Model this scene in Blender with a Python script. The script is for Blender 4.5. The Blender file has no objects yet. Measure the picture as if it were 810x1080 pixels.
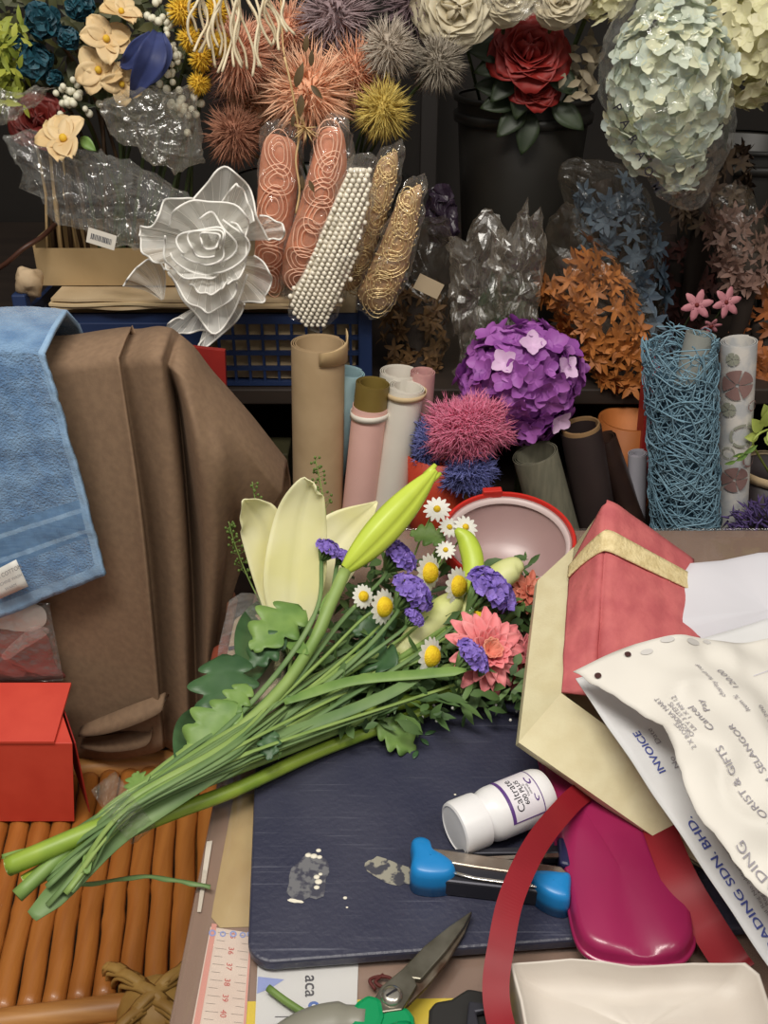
import bpy, math, random
import numpy as np
from mathutils import Vector, Matrix, noise
V = Vector
PI = math.pi
R = random.Random(11)
H = 0.52                      # camera height above the table top (table top is z = 0)
PITCH = math.radians(30)
F = 1037.0                    # focal length in pixels of the 810x1080 frame
CP, SP = math.cos(PITCH), math.sin(PITCH)
FLOOR = -0.75
COL = bpy.context.scene.collection
GA = PI*(3-math.sqrt(5))

# ---------- measuring: where a line of sight meets a depth or a height
def ray(u, v):
    x = (u-405)/F; y = (540-v)/F
    return V((x, CP+y*SP, -SP+y*CP))
def WY(u, v, Y):
    r = ray(u, v); t = Y/r.y
    return V((r.x*t, Y, H+r.z*t))
def WZ(u, v, Z):
    r = ray(u, v); t = (Z-H)/r.z
    return V((r.x*t, r.y*t, Z))
def px(p):                    # metres per pixel at a point
    return (p.y*CP-(p.z-H)*SP)/F

# ---------- geometry
def frame(o, y, z=(0, 0, 1)):
    y = V(y).normalized(); z = V(z)
    x = y.cross(z)
    if x.length < 1e-5: x = y.cross(V((1, .1, 0)))
    x.normalize(); z = x.cross(y)
    m = Matrix((x, y, z)).transposed().to_4x4(); m.translation = V(o)
    return m
def smooth(pts, n):
    pts = [V(p) for p in pts]
    if len(pts) < 3: return [pts[0].lerp(pts[-1], i/(n-1)) for i in range(n)]
    out = []
    m = len(pts)-1
    for i in range(n):
        t = i/(n-1)*m; k = min(int(t), m-1); t -= k
        p1, p2 = pts[k], pts[k+1]
        p0 = pts[k-1] if k else p1*2-p2
        p3 = pts[k+2] if k+2 <= m else p2*2-p1
        out.append(.5*((2*p1)+(p2-p0)*t+(2*p0-5*p1+4*p2-p3)*t*t+(3*p1-p0-3*p2+p3)*t**3))
    return out
def smooth_loop(pts, n):
    pts = [V(p) for p in pts]; m = len(pts); out = []
    for i in range(n):
        t = i/n*m; k = int(t); t -= k
        p0, p1, p2, p3 = pts[k-1], pts[k % m], pts[(k+1) % m], pts[(k+2) % m]
        out.append(.5*((2*p1)+(p2-p0)*t+(2*p0-5*p1+4*p2-p3)*t*t+(3*p1-p0-3*p2+p3)*t**3))
    return out
def resample_poly(pts, n):    # closed outline with its corners kept
    pts = [V(p) for p in pts]; m = len(pts)
    L = [(pts[(i+1) % m]-pts[i]).length for i in range(m)]; T = sum(L)
    out = []
    for i in range(m):
        k = max(1, round(n*L[i]/T))
        for j in range(k): out.append(pts[i].lerp(pts[(i+1) % m], j/k))
    return out

class MB:
    def __init__(s): s.v = []; s.f = []; s.m = []
    def add(s, vs, fs, mi=0):
        b = len(s.v); s.v += [V(p) for p in vs]
        for f in fs: s.f.append(tuple(b+i for i in f)); s.m.append(mi)
    def tube(s, pts, r, n=6, mi=0, cap=True, flat=1.0, up=None):
        pts = [V(p) for p in pts]; k = len(pts)
        rr = r if isinstance(r, (list, tuple)) else [r]*k
        if len(rr) != k: rr = [rr[0]+(rr[-1]-rr[0])*i/(k-1) for i in range(k)] if len(rr) == 2 else [rr[min(int(i*len(rr)/k), len(rr)-1)] for i in range(k)]
        t0 = (pts[1]-pts[0]).normalized()
        nrm = V(up) if up else (V((0, 0, 1)) if abs(t0.z) < .9 else V((0, 1, 0)))
        vs = []; fs = []
        for i in range(k):
            t = (pts[min(i+1, k-1)]-pts[max(i-1, 0)])
            if t.length < 1e-9: t = t0
            t.normalize()
            nrm = nrm-t*nrm.dot(t)
            if nrm.length < 1e-6: nrm = t.orthogonal()
            nrm.normalize(); b = t.cross(nrm)
            for j in range(n):
                a = 2*PI*j/n
                vs.append(pts[i]+b*(math.cos(a)*rr[i])+nrm*(math.sin(a)*rr[i]*flat))
        for i in range(k-1):
            for j in range(n):
                fs.append((i*n+j, i*n+(j+1) % n, (i+1)*n+(j+1) % n, (i+1)*n+j))
        if cap: fs += [tuple(range(n))[::-1], tuple((k-1)*n+j for j in range(n))]
        s.add(vs, fs, mi)
    def grid(s, P, mi=0, loop=False):
        nu = len(P); nv = len(P[0]); vs = [p for row in P for p in row]; fs = []
        for i in range(nu-1):
            for j in range(nv if loop else nv-1):
                fs.append((i*nv+j, i*nv+(j+1) % nv, (i+1)*nv+(j+1) % nv, (i+1)*nv+j))
        s.add(vs, fs, mi)
    def sph(s, c, r, seg=10, rings=6, mi=0, M=None, sq=(1, 1, 1)):
        c = V(c); vs = []; fs = []
        for i in range(rings+1):
            th = PI*i/rings
            for j in range(seg):
                a = 2*PI*j/seg
                p = V((math.sin(th)*math.cos(a)*r*sq[0], math.sin(th)*math.sin(a)*r*sq[1], math.cos(th)*r*sq[2]))
                vs.append((M @ p if M else p)+c)
        for i in range(rings):
            for j in range(seg):
                a = (i*seg+j, (i+1)*seg+j, (i+1)*seg+(j+1) % seg, i*seg+(j+1) % seg)
                fs.append(a)
        s.add(vs, fs, mi)
    def box(s, c, size, M=None, mi=0):
        c = V(c); x, y, z = [k/2 for k in size]
        vs = [V((a*x, b*y, d*z)) for a in (-1, 1) for b in (-1, 1) for d in (-1, 1)]
        vs = [(M @ p if M else p)+c for p in vs]
        s.add(vs, [(0, 1, 3, 2), (4, 6, 7, 5), (0, 4, 5, 1), (2, 3, 7, 6), (0, 2, 6, 4), (1, 5, 7, 3)], mi)
    def lathe(s, prof, M, n=24, mi=0):   # (radius, height) rings about M's z axis
        P = [[M @ V((r*math.cos(2*PI*j/n), r*math.sin(2*PI*j/n), z)) for j in range(n)] for r, z in prof]
        s.grid(P, mi, loop=True)
    def prism(s, pts, off, mi=0):
        off = V(off); n = len(pts); pts = [V(p) for p in pts]
        s.add(pts+[p+off for p in pts], [tuple(range(n))[::-1], tuple(range(n, 2*n))]+[(i, (i+1) % n, n+(i+1) % n, n+i) for i in range(n)], mi)
    def spike(s, a, b, r, bend=None, mi=0):
        a = V(a); b = V(b); d = (b-a).normalized(); x = d.orthogonal().normalized(); y = d.cross(x)
        m = a.lerp(b, .55)+(bend or V())
        vs = [a+x*r, a+(-.5*x+.87*y)*r, a+(-.5*x-.87*y)*r, m+x*r*.75, m+(-.5*x+.87*y)*r*.75, m+(-.5*x-.87*y)*r*.75, b]
        s.add(vs, [(0, 1, 4, 3), (1, 2, 5, 4), (2, 0, 3, 5), (3, 4, 6), (4, 5, 6), (5, 3, 6)], mi)
    def petal(s, M, L, W, curl=0., cup=0., nu=5, nv=4, p=1., q=.7, ruffle=0., ph=0., mi=0, base=.08, tip=.98, fold=0.):
        P = []
        for i in range(nu+1):
            t = i/nu
            w = W/2*max(1e-4, math.sin(PI*(base+(tip-base)*t)**p))**q
            if abs(curl) > 1e-3: y = L*math.sin(curl*t)/curl; z = L*(1-math.cos(curl*t))/curl
            else: y = L*t; z = 0
            row = []
            for j in range(nv+1):
                a = 2*j/nv-1
                zz = z+cup*a*a*w+ruffle*t*math.sin(a*5+ph)*W+fold*abs(a)*w
                row.append(M @ V((a*w, y-zz*0, zz)))
            P.append(row)
        s.grid(P, mi)

WL = {}
def build(name, mb, mat, parent=None, sm=True, solid=0., bevel=0., sub=0, origin=None, off=-1., kind=None, label=None, autosm=None):
    me = bpy.data.meshes.new(name)
    if parent is not None: o0 = WL[parent.name]
    elif origin is not None: o0 = V(origin)
    else:
        xs = np.array([p[:] for p in mb.v]); lo = xs.min(0); hi = xs.max(0)
        o0 = V(((lo[0]+hi[0])/2, (lo[1]+hi[1])/2, lo[2]))
    me.from_pydata([(p-o0)[:] for p in mb.v], [], mb.f)
    mats = mat if isinstance(mat, (list, tuple)) else [mat]
    for m in mats: me.materials.append(m)
    if len(mats) > 1: me.polygons.foreach_set('material_index', mb.m)
    if sm: me.polygons.foreach_set('use_smooth', [True]*len(me.polygons))
    me.update()
    o = bpy.data.objects.new(name, me); COL.objects.link(o)
    if parent is not None: o.parent = parent
    else: o.location = o0
    WL[o.name] = o0
    if bevel:
        b = o.modifiers.new('bevel', 'BEVEL'); b.width = bevel; b.segments = 2; b.limit_method = 'ANGLE'; b.angle_limit = .6
    if solid:
        b = o.modifiers.new('solid', 'SOLIDIFY'); b.thickness = solid; b.offset = off
    if sub:
        b = o.modifiers.new('sub', 'SUBSURF'); b.levels = sub; b.render_levels = sub
    if autosm:
        me.set_sharp_from_angle(angle=math.radians(autosm))
    if kind: o['kind'] = kind
    if label: o['label'] = label
    return o
def tag(o, label, cat, group=None, kind=None):
    o['label'] = label; o['category'] = cat
    if group: o['group'] = group
    if kind: o['kind'] = kind
    return o
def thing(name, loc, label, cat, group=None):
    o = bpy.data.objects.new(name, None); COL.objects.link(o); o.location = V(loc); o.empty_display_size = .02
    WL[o.name] = V(loc)
    return tag(o, label, cat, group)
def solo(name, mb, mat, label, cat, group=None, **k):
    return tag(build(name, mb, mat, **k), label, cat, group)

# ---------- materials
def lin(c):
    return tuple(((x/255)/12.92 if x/255 <= .04045 else ((x/255+.055)/1.055)**2.4) for x in c)+(1,)
def mat(name, c, c2=None, ns=20., rough=.55, metal=0., bump=0., bs=150., island=None, transl=0., spec=.5, stretch=None, coat=0., sheen=0., detail=3., contrast=(.35, .65)):
    m = bpy.data.materials.new(name); m.use_nodes = True; nt = m.node_tree; N = nt.nodes; L = nt.links
    b = N['Principled BSDF']; out = N['Material Output']
    b.inputs['Roughness'].default_value = rough; b.inputs['Metallic'].default_value = metal
    b.inputs['Specular IOR Level'].default_value = spec
    if coat: b.inputs['Coat Weight'].default_value = coat; b.inputs['Coat Roughness'].default_value = .12
    if sheen: b.inputs['Sheen Weight'].default_value = sheen
    tc = N.new('ShaderNodeTexCoord'); vec = tc.outputs['Object']
    if stretch:
        mp = N.new('ShaderNodeMapping'); mp.inputs['Scale'].default_value = stretch; L.new(vec, mp.inputs['Vector']); vec = mp.outputs[0]
    col = None
    if c2 is not None:
        n = N.new('ShaderNodeTexNoise'); n.inputs['Scale'].default_value = ns; n.inputs['Detail'].default_value = detail
        L.new(vec, n.inputs['Vector'])
        r = N.new('ShaderNodeValToRGB'); r.color_ramp.elements[0].position = contrast[0]; r.color_ramp.elements[1].position = contrast[1]
        r.color_ramp.elements[0].color = lin(c); r.color_ramp.elements[1].color = lin(c2)
        L.new(n.outputs['Fac'], r.inputs[0]); col = r.outputs[0]
    if island is not None:
        g = N.new('ShaderNodeNewGeometry'); mx = N.new('ShaderNodeMix'); mx.data_type = 'RGBA'
        L.new(g.outputs['Random Per Island'], mx.inputs['Factor'])
        if col is not None: L.new(col, mx.inputs['A'])
        else: mx.inputs['A'].default_value = lin(c)
        mx.inputs['B'].default_value = lin(island); col = mx.outputs['Result']
    if col is not None: L.new(col, b.inputs['Base Color'])
    else: b.inputs['Base Color'].default_value = lin(c)
    if bump:
        n = N.new('ShaderNodeTexNoise'); n.inputs['Scale'].default_value = bs; n.inputs['Detail'].default_value = 4
        L.new(vec, n.inputs['Vector'])
        bp = N.new('ShaderNodeBump'); bp.inputs['Strength'].default_value = bump; bp.inputs['Distance'].default_value = .002
        L.new(n.outputs['Fac'], bp.inputs['Height']); L.new(bp.outputs[0], b.inputs['Normal'])
    if transl:
        t = N.new('ShaderNodeBsdfTranslucent'); mx = N.new('ShaderNodeMixShader'); mx.inputs[0].default_value = transl
        if col is not None: L.new(col, t.inputs['Color'])
        else: t.inputs['Color'].default_value = lin(c)
        L.new(b.outputs[0], mx.inputs[1]); L.new(t.outputs[0], mx.inputs[2]); L.new(mx.outputs[0], out.inputs['Surface'])
    return m
def film(name, tint=(235, 235, 230), fac=.16, rough=.12, bump=.5, bs=60., edge=.35, glossy=True):
    """thin clear plastic: mostly see-through, glossy, hazier at grazing angles"""
    m = bpy.data.materials.new(name); m.use_nodes = True; nt = m.node_tree; N = nt.nodes; L = nt.links
    b = N['Principled BSDF']; out = N['Material Output']
    b.inputs['Base Color'].default_value = lin(tint); b.inputs['Roughness'].default_value = rough
    b.inputs['Specular IOR Level'].default_value = 1.0 if glossy else .3
    t = N.new('ShaderNodeBsdfTransparent'); t.inputs['Color'].default_value = (.96, .96, .95, 1)
    lw = N.new('ShaderNodeLayerWeight'); lw.inputs['Blend'].default_value = .3
    mr = N.new('ShaderNodeMapRange'); mr.inputs['To Min'].default_value = fac; mr.inputs['To Max'].default_value = fac+edge
    L.new(lw.outputs['Facing'], mr.inputs['Value'])
    mx = N.new('ShaderNodeMixShader'); L.new(mr.outputs[0], mx.inputs[0]); L.new(t.outputs[0], mx.inputs[1])
    g = N.new('ShaderNodeBsdfGlossy'); g.inputs['Roughness'].default_value = rough; g.inputs['Color'].default_value = (1, 1, 1, 1)
    m2 = N.new('ShaderNodeMixShader'); m2.inputs[0].default_value = .5 if glossy else .1
    L.new(b.outputs[0], m2.inputs[1]); L.new(g.outputs[0], m2.inputs[2]); L.new(m2.outputs[0], mx.inputs[2])
    L.new(mx.outputs[0], out.inputs['Surface'])
    if bump:
        tc = N.new('ShaderNodeTexCoord'); n = N.new('ShaderNodeTexNoise'); n.inputs['Scale'].default_value = bs; n.inputs['Detail'].default_value = 3
        L.new(tc.outputs['Object'], n.inputs['Vector'])
        bp = N.new('ShaderNodeBump'); bp.inputs['Strength'].default_value = bump; bp.inputs['Distance'].default_value = .006
        L.new(n.outputs['Fac'], bp.inputs['Height'])
        for s in (b, g): L.new(bp.outputs[0], s.inputs['Normal'])
    return m

# ---------- recurring shapes
def star_flower(mb, c, nrm, r, k=5, W=.55, cup=.25, roll=0., mi=0, curl=.3, nu=3, nv=2, q=.7):
    nrm = V(nrm).normalized(); x = nrm.orthogonal().normalized(); y = nrm.cross(x)
    for i in range(k):
        a = 2*PI*i/k+roll; d = x*math.cos(a)+y*math.sin(a)
        mb.petal(frame(c, d+nrm*.25, nrm), r, r*W*2, curl=curl, cup=cup, nu=nu, nv=nv, mi=mi, q=q)
def fib(n):
    out = []
    for i in range(n):
        z = 1-2*(i+.5)/n; r = math.sqrt(1-z*z); a = GA*i
        out.append(V((r*math.cos(a), r*math.sin(a), z)))
    return out
def floret_head(mb, c, ax, n, fr, jitter=.12, mi=0, k=4, W=.43, cup=.30, nu=4, nv=3):
    for d in fib(n):
        p = V((d.x*ax[0], d.y*ax[1], d.z*ax[2]))*(1+R.uniform(-jitter, jitter))
        nn = (d+V((R.uniform(-.45, .45), R.uniform(-.45, .45), R.uniform(-.45, .45)))).normalized()
        star_flower(mb, V(c)+p, nn, fr*R.uniform(.85, 1.15), k, W, cup, R.uniform(0, 6), mi, R.uniform(-.5, .5), nu, nv, q=.6)
def spiky_head(mb, c, r, n=260, w=.035, mi=0):
    c = V(c); mb.sph(c, r*.42, 10, 6, mi)
    for d in fib(n):
        d = (d+V((R.gauss(0, .22), R.gauss(0, .22), R.gauss(0, .22)))).normalized()
        L = r*R.uniform(.75, 1.12)
        mb.spike(c+d*r*.25, c+d*L+V((0, 0, -.06*r)), r*w, V((R.gauss(0, .05), R.gauss(0, .05), R.gauss(0, .05)))*r, mi)
def rose_head(mb, c, axis, r, n=26, mi=0, open_=1.15):
    axis = V(axis).normalized(); x = axis.orthogonal().normalized(); y = axis.cross(x)
    for k in range(n):
        fr = k/(n-1); a = GA*k*1.02+R.uniform(-.1, .1)
        d = x*math.cos(a)+y*math.sin(a)
        tilt = .12+open_*fr**1.2
        dirn = axis*math.cos(tilt)+d*math.sin(tilt)
        inner = -d*math.cos(tilt)+axis*math.sin(tilt)
        o = V(c)-axis*r*.45+d*r*(.04+.22*fr)
        mb.petal(frame(o, dirn, inner), r*(.50+.52*fr), r*(.62+.86*fr), curl=-.35-.5*fr if fr > .3 else .9, cup=.55-.2*fr, nu=6, nv=6, p=.9, q=.38, ruffle=.03, ph=k, mi=mi)
def leaf(mb, o, d, L, W, nrm=(0, 0, 1), curl=-.4, cup=.25, mi=0, nu=6, nv=4, p=.85, q=.9):
    mb.petal(frame(o, d, nrm), L, W, curl=curl, cup=0, fold=cup, nu=nu, nv=nv, p=p, q=q, base=.02, tip=.995, mi=mi)
def lobed_leaf(mb, o, d, L, nrm=(0, 0, 1), mi=0, curl=-.5):
    """chrysanthemum leaf: rounded lobes left and right of a midrib"""
    M = frame(o, d, nrm); n = 28; P = []
    for i in range(n+1):
        t = i/n; env = math.sin(PI*min(1, .04+.93*t)**.75)**.8
        w = L*.40*env*(.42+.58*abs(math.sin(t*PI*3.4+.4))**.7)
        z = L*(math.cos(curl*t)-1)/abs(curl)*(1 if curl < 0 else -1)*.6
        P.append([M @ V((a*w, L*t+abs(a)*w*.35, z+.22*abs(a)*w+.02*L*math.sin(9*t+4*a))) for a in (-1, -.5, 0, .5, 1)])
    mb.grid(P, mi)
def puff(mb, out, thick, nrm=(0, -1, 0), rings=6, mi=0, noise_amp=0., nscale=40., pw=.6):
    """closed cushion over a closed outline of 3D points"""
    out = [V(p) for p in out]; n = len(out); c = V()
    for p in out: c += p
    c /= n; nrm = V(nrm).normalized()
    for sgn in (1, -1):
        P = []
        for k in range(rings+1):
            t = k/rings; s = math.cos(t*PI/2); h = math.sin(t*PI/2)**(1/pw)*0+ (1-(s)**2)**pw
            row = []
            for p in out:
                q = c+(p-c)*max(s, .002)+nrm*(sgn*thick/2*h)
                if noise_amp and k: q += nrm*(noise_amp*noise.noise(q*nscale)*h)
                row.append(q)
            P.append(row if sgn > 0 else row[::-1])
        mb.grid(P, mi, loop=True)
def outline_px(pts, Y, lean=0., v0=None, n=40, corners=False):
    """outline measured in the photograph, set upright at distance Y (lean: metres deeper per pixel up)"""
    vs = [p[1] for p in pts]; v0 = max(vs) if v0 is None else v0
    P = [WY(u, v, Y+lean*(v0-v)) for u, v in pts]
    return resample_poly(P, n) if corners else smooth_loop(P, n)
def crease(mb, amp, sc, seed=0.):
    """sharp folds of stiff clear film"""
    for i, p in enumerate(mb.v):
        q = p*sc+V((seed, seed*1.7, 0)); d = V()
        for k, s in ((1., 1.), (.5, 2.3)):
            n = noise.noise_vector(q*s); d += V([(1-2*abs(a)*1.6)*k for a in n])
        mb.v[i] = p+d*amp
def crumple(mb, amp, sc, seed=0.):
    for i, p in enumerate(mb.v):
        q = p*sc+V((seed, seed*1.7, 0))
        mb.v[i] = p+noise.noise_vector(q)*amp
def text_polys(s, size=1., bold=False):
    cu = bpy.data.curves.new('lettering', 'FONT'); cu.body = s; cu.size = size; cu.align_x = 'CENTER'; cu.align_y = 'CENTER'
    cu.resolution_u = 3
    if bold: cu.offset = .012*size
    ob = bpy.data.objects.new('lettering', cu); COL.objects.link(ob)
    dg = bpy.context.evaluated_depsgraph_get(); dg.update()
    me = bpy.data.meshes.new_from_object(ob.evaluated_get(dg))
    vs = [v.co.copy() for v in me.vertices]; fs = [tuple(p.vertices) for p in me.polygons]
    bpy.data.objects.remove(ob); bpy.data.curves.remove(cu); bpy.data.meshes.remove(me)
    return vs, fs
def put_text(mb, s, size, fn, rot=0., at=(0, 0), bold=False, mi=0):
    """lettering laid on a surface fn(x, y) -> point"""
    vs, fs = text_polys(s, size, bold); c, sn = math.cos(rot), math.sin(rot)
    mb.add([fn(at[0]+p.x*c-p.y*sn, at[1]+p.x*sn+p.y*c) for p in vs], fs, mi)
def roll_mb(mb, base, top, r, wall=.0025, n=32, spiral=True, mi=0, slip=.0):
    """rolled sheet: spiral of a few turns, open at the top"""
    base = V(base); top = V(top); ax = (top-base).normalized(); x = ax.orthogonal().normalized(); y = ax.cross(x)
    turns = 2.6; k = int(n*turns); P = []
    for i in range(k+1):
        a = 2*PI*i/n; rr = r-wall*i/n
        d = (x*math.cos(a)+y*math.sin(a))*rr
        tt = top+ax*slip*max(0, 1-i/n)
        P.append([base+d, base.lerp(tt, .5)+d, tt+d, tt+d*(1-.0006/rr), base.lerp(tt, .6)+d*(1-.0006/rr)])
    mb.grid(P, mi)
# =================== setting, camera, light ===================
sc = bpy.context.scene
cam = bpy.data.objects.new('camera', bpy.data.cameras.new('camera')); COL.objects.link(cam)
cam.location = (0, 0, H); cam.rotation_euler = (PI/2-PITCH, 0, 0)
cam.data.sensor_fit = 'VERTICAL'; cam.data.sensor_height = 36; cam.data.lens = 36*F/1080; cam.data.clip_start = .01
sc.camera = cam
sc.view_settings.view_transform = 'Standard'; sc.view_settings.look = 'None'; sc.view_settings.gamma = 1
sc.view_settings.use_curve_mapping = False; sc.view_settings.exposure = 0.0
w = bpy.data.worlds.new('world'); sc.world = w; w.use_nodes = True
w.node_tree.nodes['Background'].inputs[0].default_value = (1, .95, .88, 1)
w.node_tree.nodes['Background'].inputs[1].default_value = .33
def area(name, loc, target, sx, sy, power, col):
    l = bpy.data.lights.new(name, 'AREA'); l.shape = 'RECTANGLE'; l.size = sx; l.size_y = sy; l.energy = power; l.color = col
    o = bpy.data.objects.new(name, l); COL.objects.link(o); o.location = loc
    o.rotation_euler = (V(target)-V(loc)).to_track_quat('-Z', 'Y').to_euler(); return o
area('ceiling_tube_light', (-.25, .1, 1.45), (-.05, .75, 0), .9, .25, 20, (1, .95, .87))
area('ceiling_tube_light', (.9, -.2, 1.6), (.3, .8, 0), .9, .25, 7, (1, .95, .87))

def plane(name, c, size, rot, m):
    b = MB(); b.box((0, 0, 0), size); o = build(name, b, m, sm=False, origin=(0, 0, 0)); o.location = c; o['kind'] = 'structure'; return o
m_floor = mat('floor tile', (96, 84, 72), (78, 68, 58), 3, .6)
m_wall = mat('dark wall', (34, 29, 25), (27, 23, 20), 5, .8)
m_wall2 = mat('side wall', (120, 108, 95), (105, 95, 85), 4, .8)
plane('floor', (0, .6, FLOOR-.02), (5, 4, .04), 0, m_floor)
plane('wall_back', (0, 2.0, .4), (5, .06, 2.3), 0, m_wall)
plane('wall_left', (-1.6, .6, .4), (.06, 2.8, 2.3), 0, m_wall2)
plane('wall_right', (1.7, .6, .4), (.06, 2.8, 2.3), 0, m_wall2)

# ---------- work table
TX0, TX1, TY0, TY1 = -.12, .75, .16, .865
m_table = mat('table laminate', (150, 122, 108), (138, 110, 96), 18, .45, stretch=(1, .15, 1))
m_leg = mat('table leg steel', (70, 66, 62), rough=.4, metal=.6)
t = thing('work_table', ((TX0+TX1)/2, (TY0+TY1)/2, FLOOR), 'mauve brown work table under the cutting board and the flower bunch', 'table')
b = MB(); b.box(((TX0+TX1)/2, (TY0+TY1)/2, -.016), (TX1-TX0, TY1-TY0, .032)); build('table_top', b, m_table, t, sm=False, bevel=.003)
for y in (TY0+.05, TY1-.05):
    b = MB(); b.box(((TX0+TX1)/2, y, -.06), (TX1-TX0-.06, .02, .06)); build('apron', b, m_leg, t, sm=False, bevel=.002)
for x in (TX0+.05, TX1-.05):
    for y in (TY0+.05, TY1-.05):
        b = MB(); b.tube([(x, y, FLOOR), (x, y, -.033)], .017, 12); build('leg', b, m_leg, t)

# sheets lying under the clear cover
def flat(name, pts, z, th, m, **k):
    b = MB(); b.prism([WZ(u, v, z) for u, v in pts], (0, 0, th)); return build(name, b, m, sm=False, **k)
m_beige = mat('beige card', (196, 170, 122), (182, 152, 104), 25, .7, detail=5)
o = flat('card_sheet', [(247, 838), (300, 838), (300, 860), (296, 977), (232, 979), (223, 968), (225, 955)], .0002, .0006, m_beige)
tag(o, 'beige card sheet at the table edge under the clear cover beside the board', 'card')
m_rul = mat('ruler white', (232, 214, 204), (225, 204, 194), 40, .5)
m_red = mat('ruler red print', (200, 70, 66), rough=.5)
m_pale = mat('ruler pink print', (226, 158, 148), rough=.5)
m_grey = mat('grey print', (120, 110, 104), rough=.5)
rl = thing('ruler', WZ(235, 1030, 0), 'white ruler with red centimetre marks under the clear cover at the table edge', 'ruler')
b = MB(); b.prism([WZ(u, v, .0009) for u, v in [(222, 978), (266, 985), (258, 1100), (199, 1100)]], (0, 0, .0006)); build('ruler_body', b, m_rul, rl, sm=False)
def rulept(a, c, z=.00165):      # a: centimetre along (35 = top), c: 0..1 across
    v = 985+(a-35)*16.6; uL = 222-(v-978)*.188; uR = 266-(v-985)*.07
    return WZ(uL+(uR-uL)*c, v+3*(c-.5)*2, z)
marks = MB(); nums = MB(); pale = MB()
for i in range(0, 70):
    a = 34.6+i*.1
    long = .42 if i % 10 == 4 else (.3 if i % 5 == 4 else .2)
    wd = .012
    if i % 10 == 4 or i % 5 == 4:
        for c0, c1 in ((.2, .2+long*.6), (.95-long*.6, .93)):
            marks.add([rulept(a-wd, c0), rulept(a-wd, c1), rulept(a+wd, c1), rulept(a+wd, c0)], [(0, 1, 2, 3)])
for c0, c1 in ((.03, .15), (.95, .99)):
    pale.add([rulept(34.5, c0), rulept(34.5, c1), rulept(41.8, c1), rulept(41.8, c0)], [(0, 1, 2, 3)])
for i, n in enumerate(('35', '36', '37', '38', '39', '40', '41')):
    put_text(nums, n, .5, lambda x, y, a=35.05+i: rulept(a-y*1.0, .55+x*.34, .0017), rot=-PI/2*1.0)
build('scale_marks', marks, m_grey, rl, sm=False); build('numbers', nums, m_red, rl, sm=False); build('edge_print', pale, m_pale, rl, sm=False)
m_yel = mat('yellow sheet', (232, 206, 48), (220, 190, 40), 20, .6)
o = flat('paper_sheet', [(245, 1057), (560, 1052), (565, 1110), (240, 1110)], .0002, .0005, m_yel)
tag(o, 'yellow paper sheet under the clear cover at the front of the table', 'paper')
m_card = mat('printed card white', (226, 226, 228), (216, 216, 222), 10, .5)
m_blue = mat('print blue', (70, 110, 190), rough=.5); m_lil = mat('print lilac', (150, 165, 225), rough=.5); m_dk = mat('print dark', (70, 72, 84), rough=.5)
cd = thing('printed_card', WZ(325, 1050, 0), 'white printed card with dark lettering and a small blue circle below the board', 'card')
b = MB(); b.prism([WZ(u, v, .0010) for u, v in [(272, 1010), (372, 1006), (378, 1012), (375, 1105), (268, 1105)]], (0, 0, .0005)); build('card_face', b, m_card, cd, sm=False)
cf = lambda u, v, z=.0017: WZ(u, v, z)
b = MB(); put_text(b, 'aca', 20, lambda x, y: cf(328+x, 1040-y*.9), rot=-PI/2, bold=True); build('lettering', b, m_dk, cd, sm=False)
b = MB(); b.add([cf(331+6*math.cos(a)*1.0, 1061+5*math.sin(a)) for a in [2*PI*i/20 for i in range(20)]], [tuple(range(20))])
b.add([cf(272, 1030), cf(300, 1033), cf(286, 1042), cf(271, 1048)], [(0, 1, 2, 3)], 1)
b.add([cf(290, 1072), cf(350, 1071), cf(350, 1072), cf(290, 1073)], [(0, 1, 2, 3)], 2)
b.add([cf(331+2.4*math.cos(a), 1061+2*math.sin(a), .0018) for a in [2*PI*i/12 for i in range(12)]], [tuple(range(12))], 3)
build('emblem', b, [m_blue, m_lil, m_dk, m_card], cd, sm=False)
o = flat('paper_scrap', [(218, 888), (224, 887), (212, 962), (208, 962)], .0016, .0004, mat('scrap white', (222, 212, 200), rough=.6))
tag(o, 'narrow white paper strip at the table edge left of the beige card', 'paper')
# small blue stamp on the ruler's end
b = MB()
for i, (u, v, r) in enumerate([(224, 984, 3.5), (235, 985, 3), (246, 985, 3.4), (256, 986, 3), (263, 985, 2.5)]):
    P0 = [rr for rr in range(14)]
    b.grid([[WZ(u+q*math.cos(a)*1.1, v+q*math.sin(a), .00175) for a in [2*PI*j/14 for j in range(14)]] for q in (r, r*.55)], loop=True)
build('stamp', b, m_lil, rl, sm=False)
# clear cover over everything
m_pvc = film('clear table cover', (225, 210, 200), .05, .08, .12, 14, .12)
b = MB(); nx, ny = 30, 30
b.grid([[V((TX0+.001+(TX1-TX0-.002)*j/nx, TY0+.002+(TY1-TY0-.004)*i/ny, .0027+.0006*noise.noise(V((j*.5, i*.5, 0))))) for j in range(nx+1)] for i in range(ny+1)])
o = solo('table_cover', b, m_pvc, 'clear plastic table cover over the papers and ruler', 'table cover', solid=.0008, off=-1)

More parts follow.
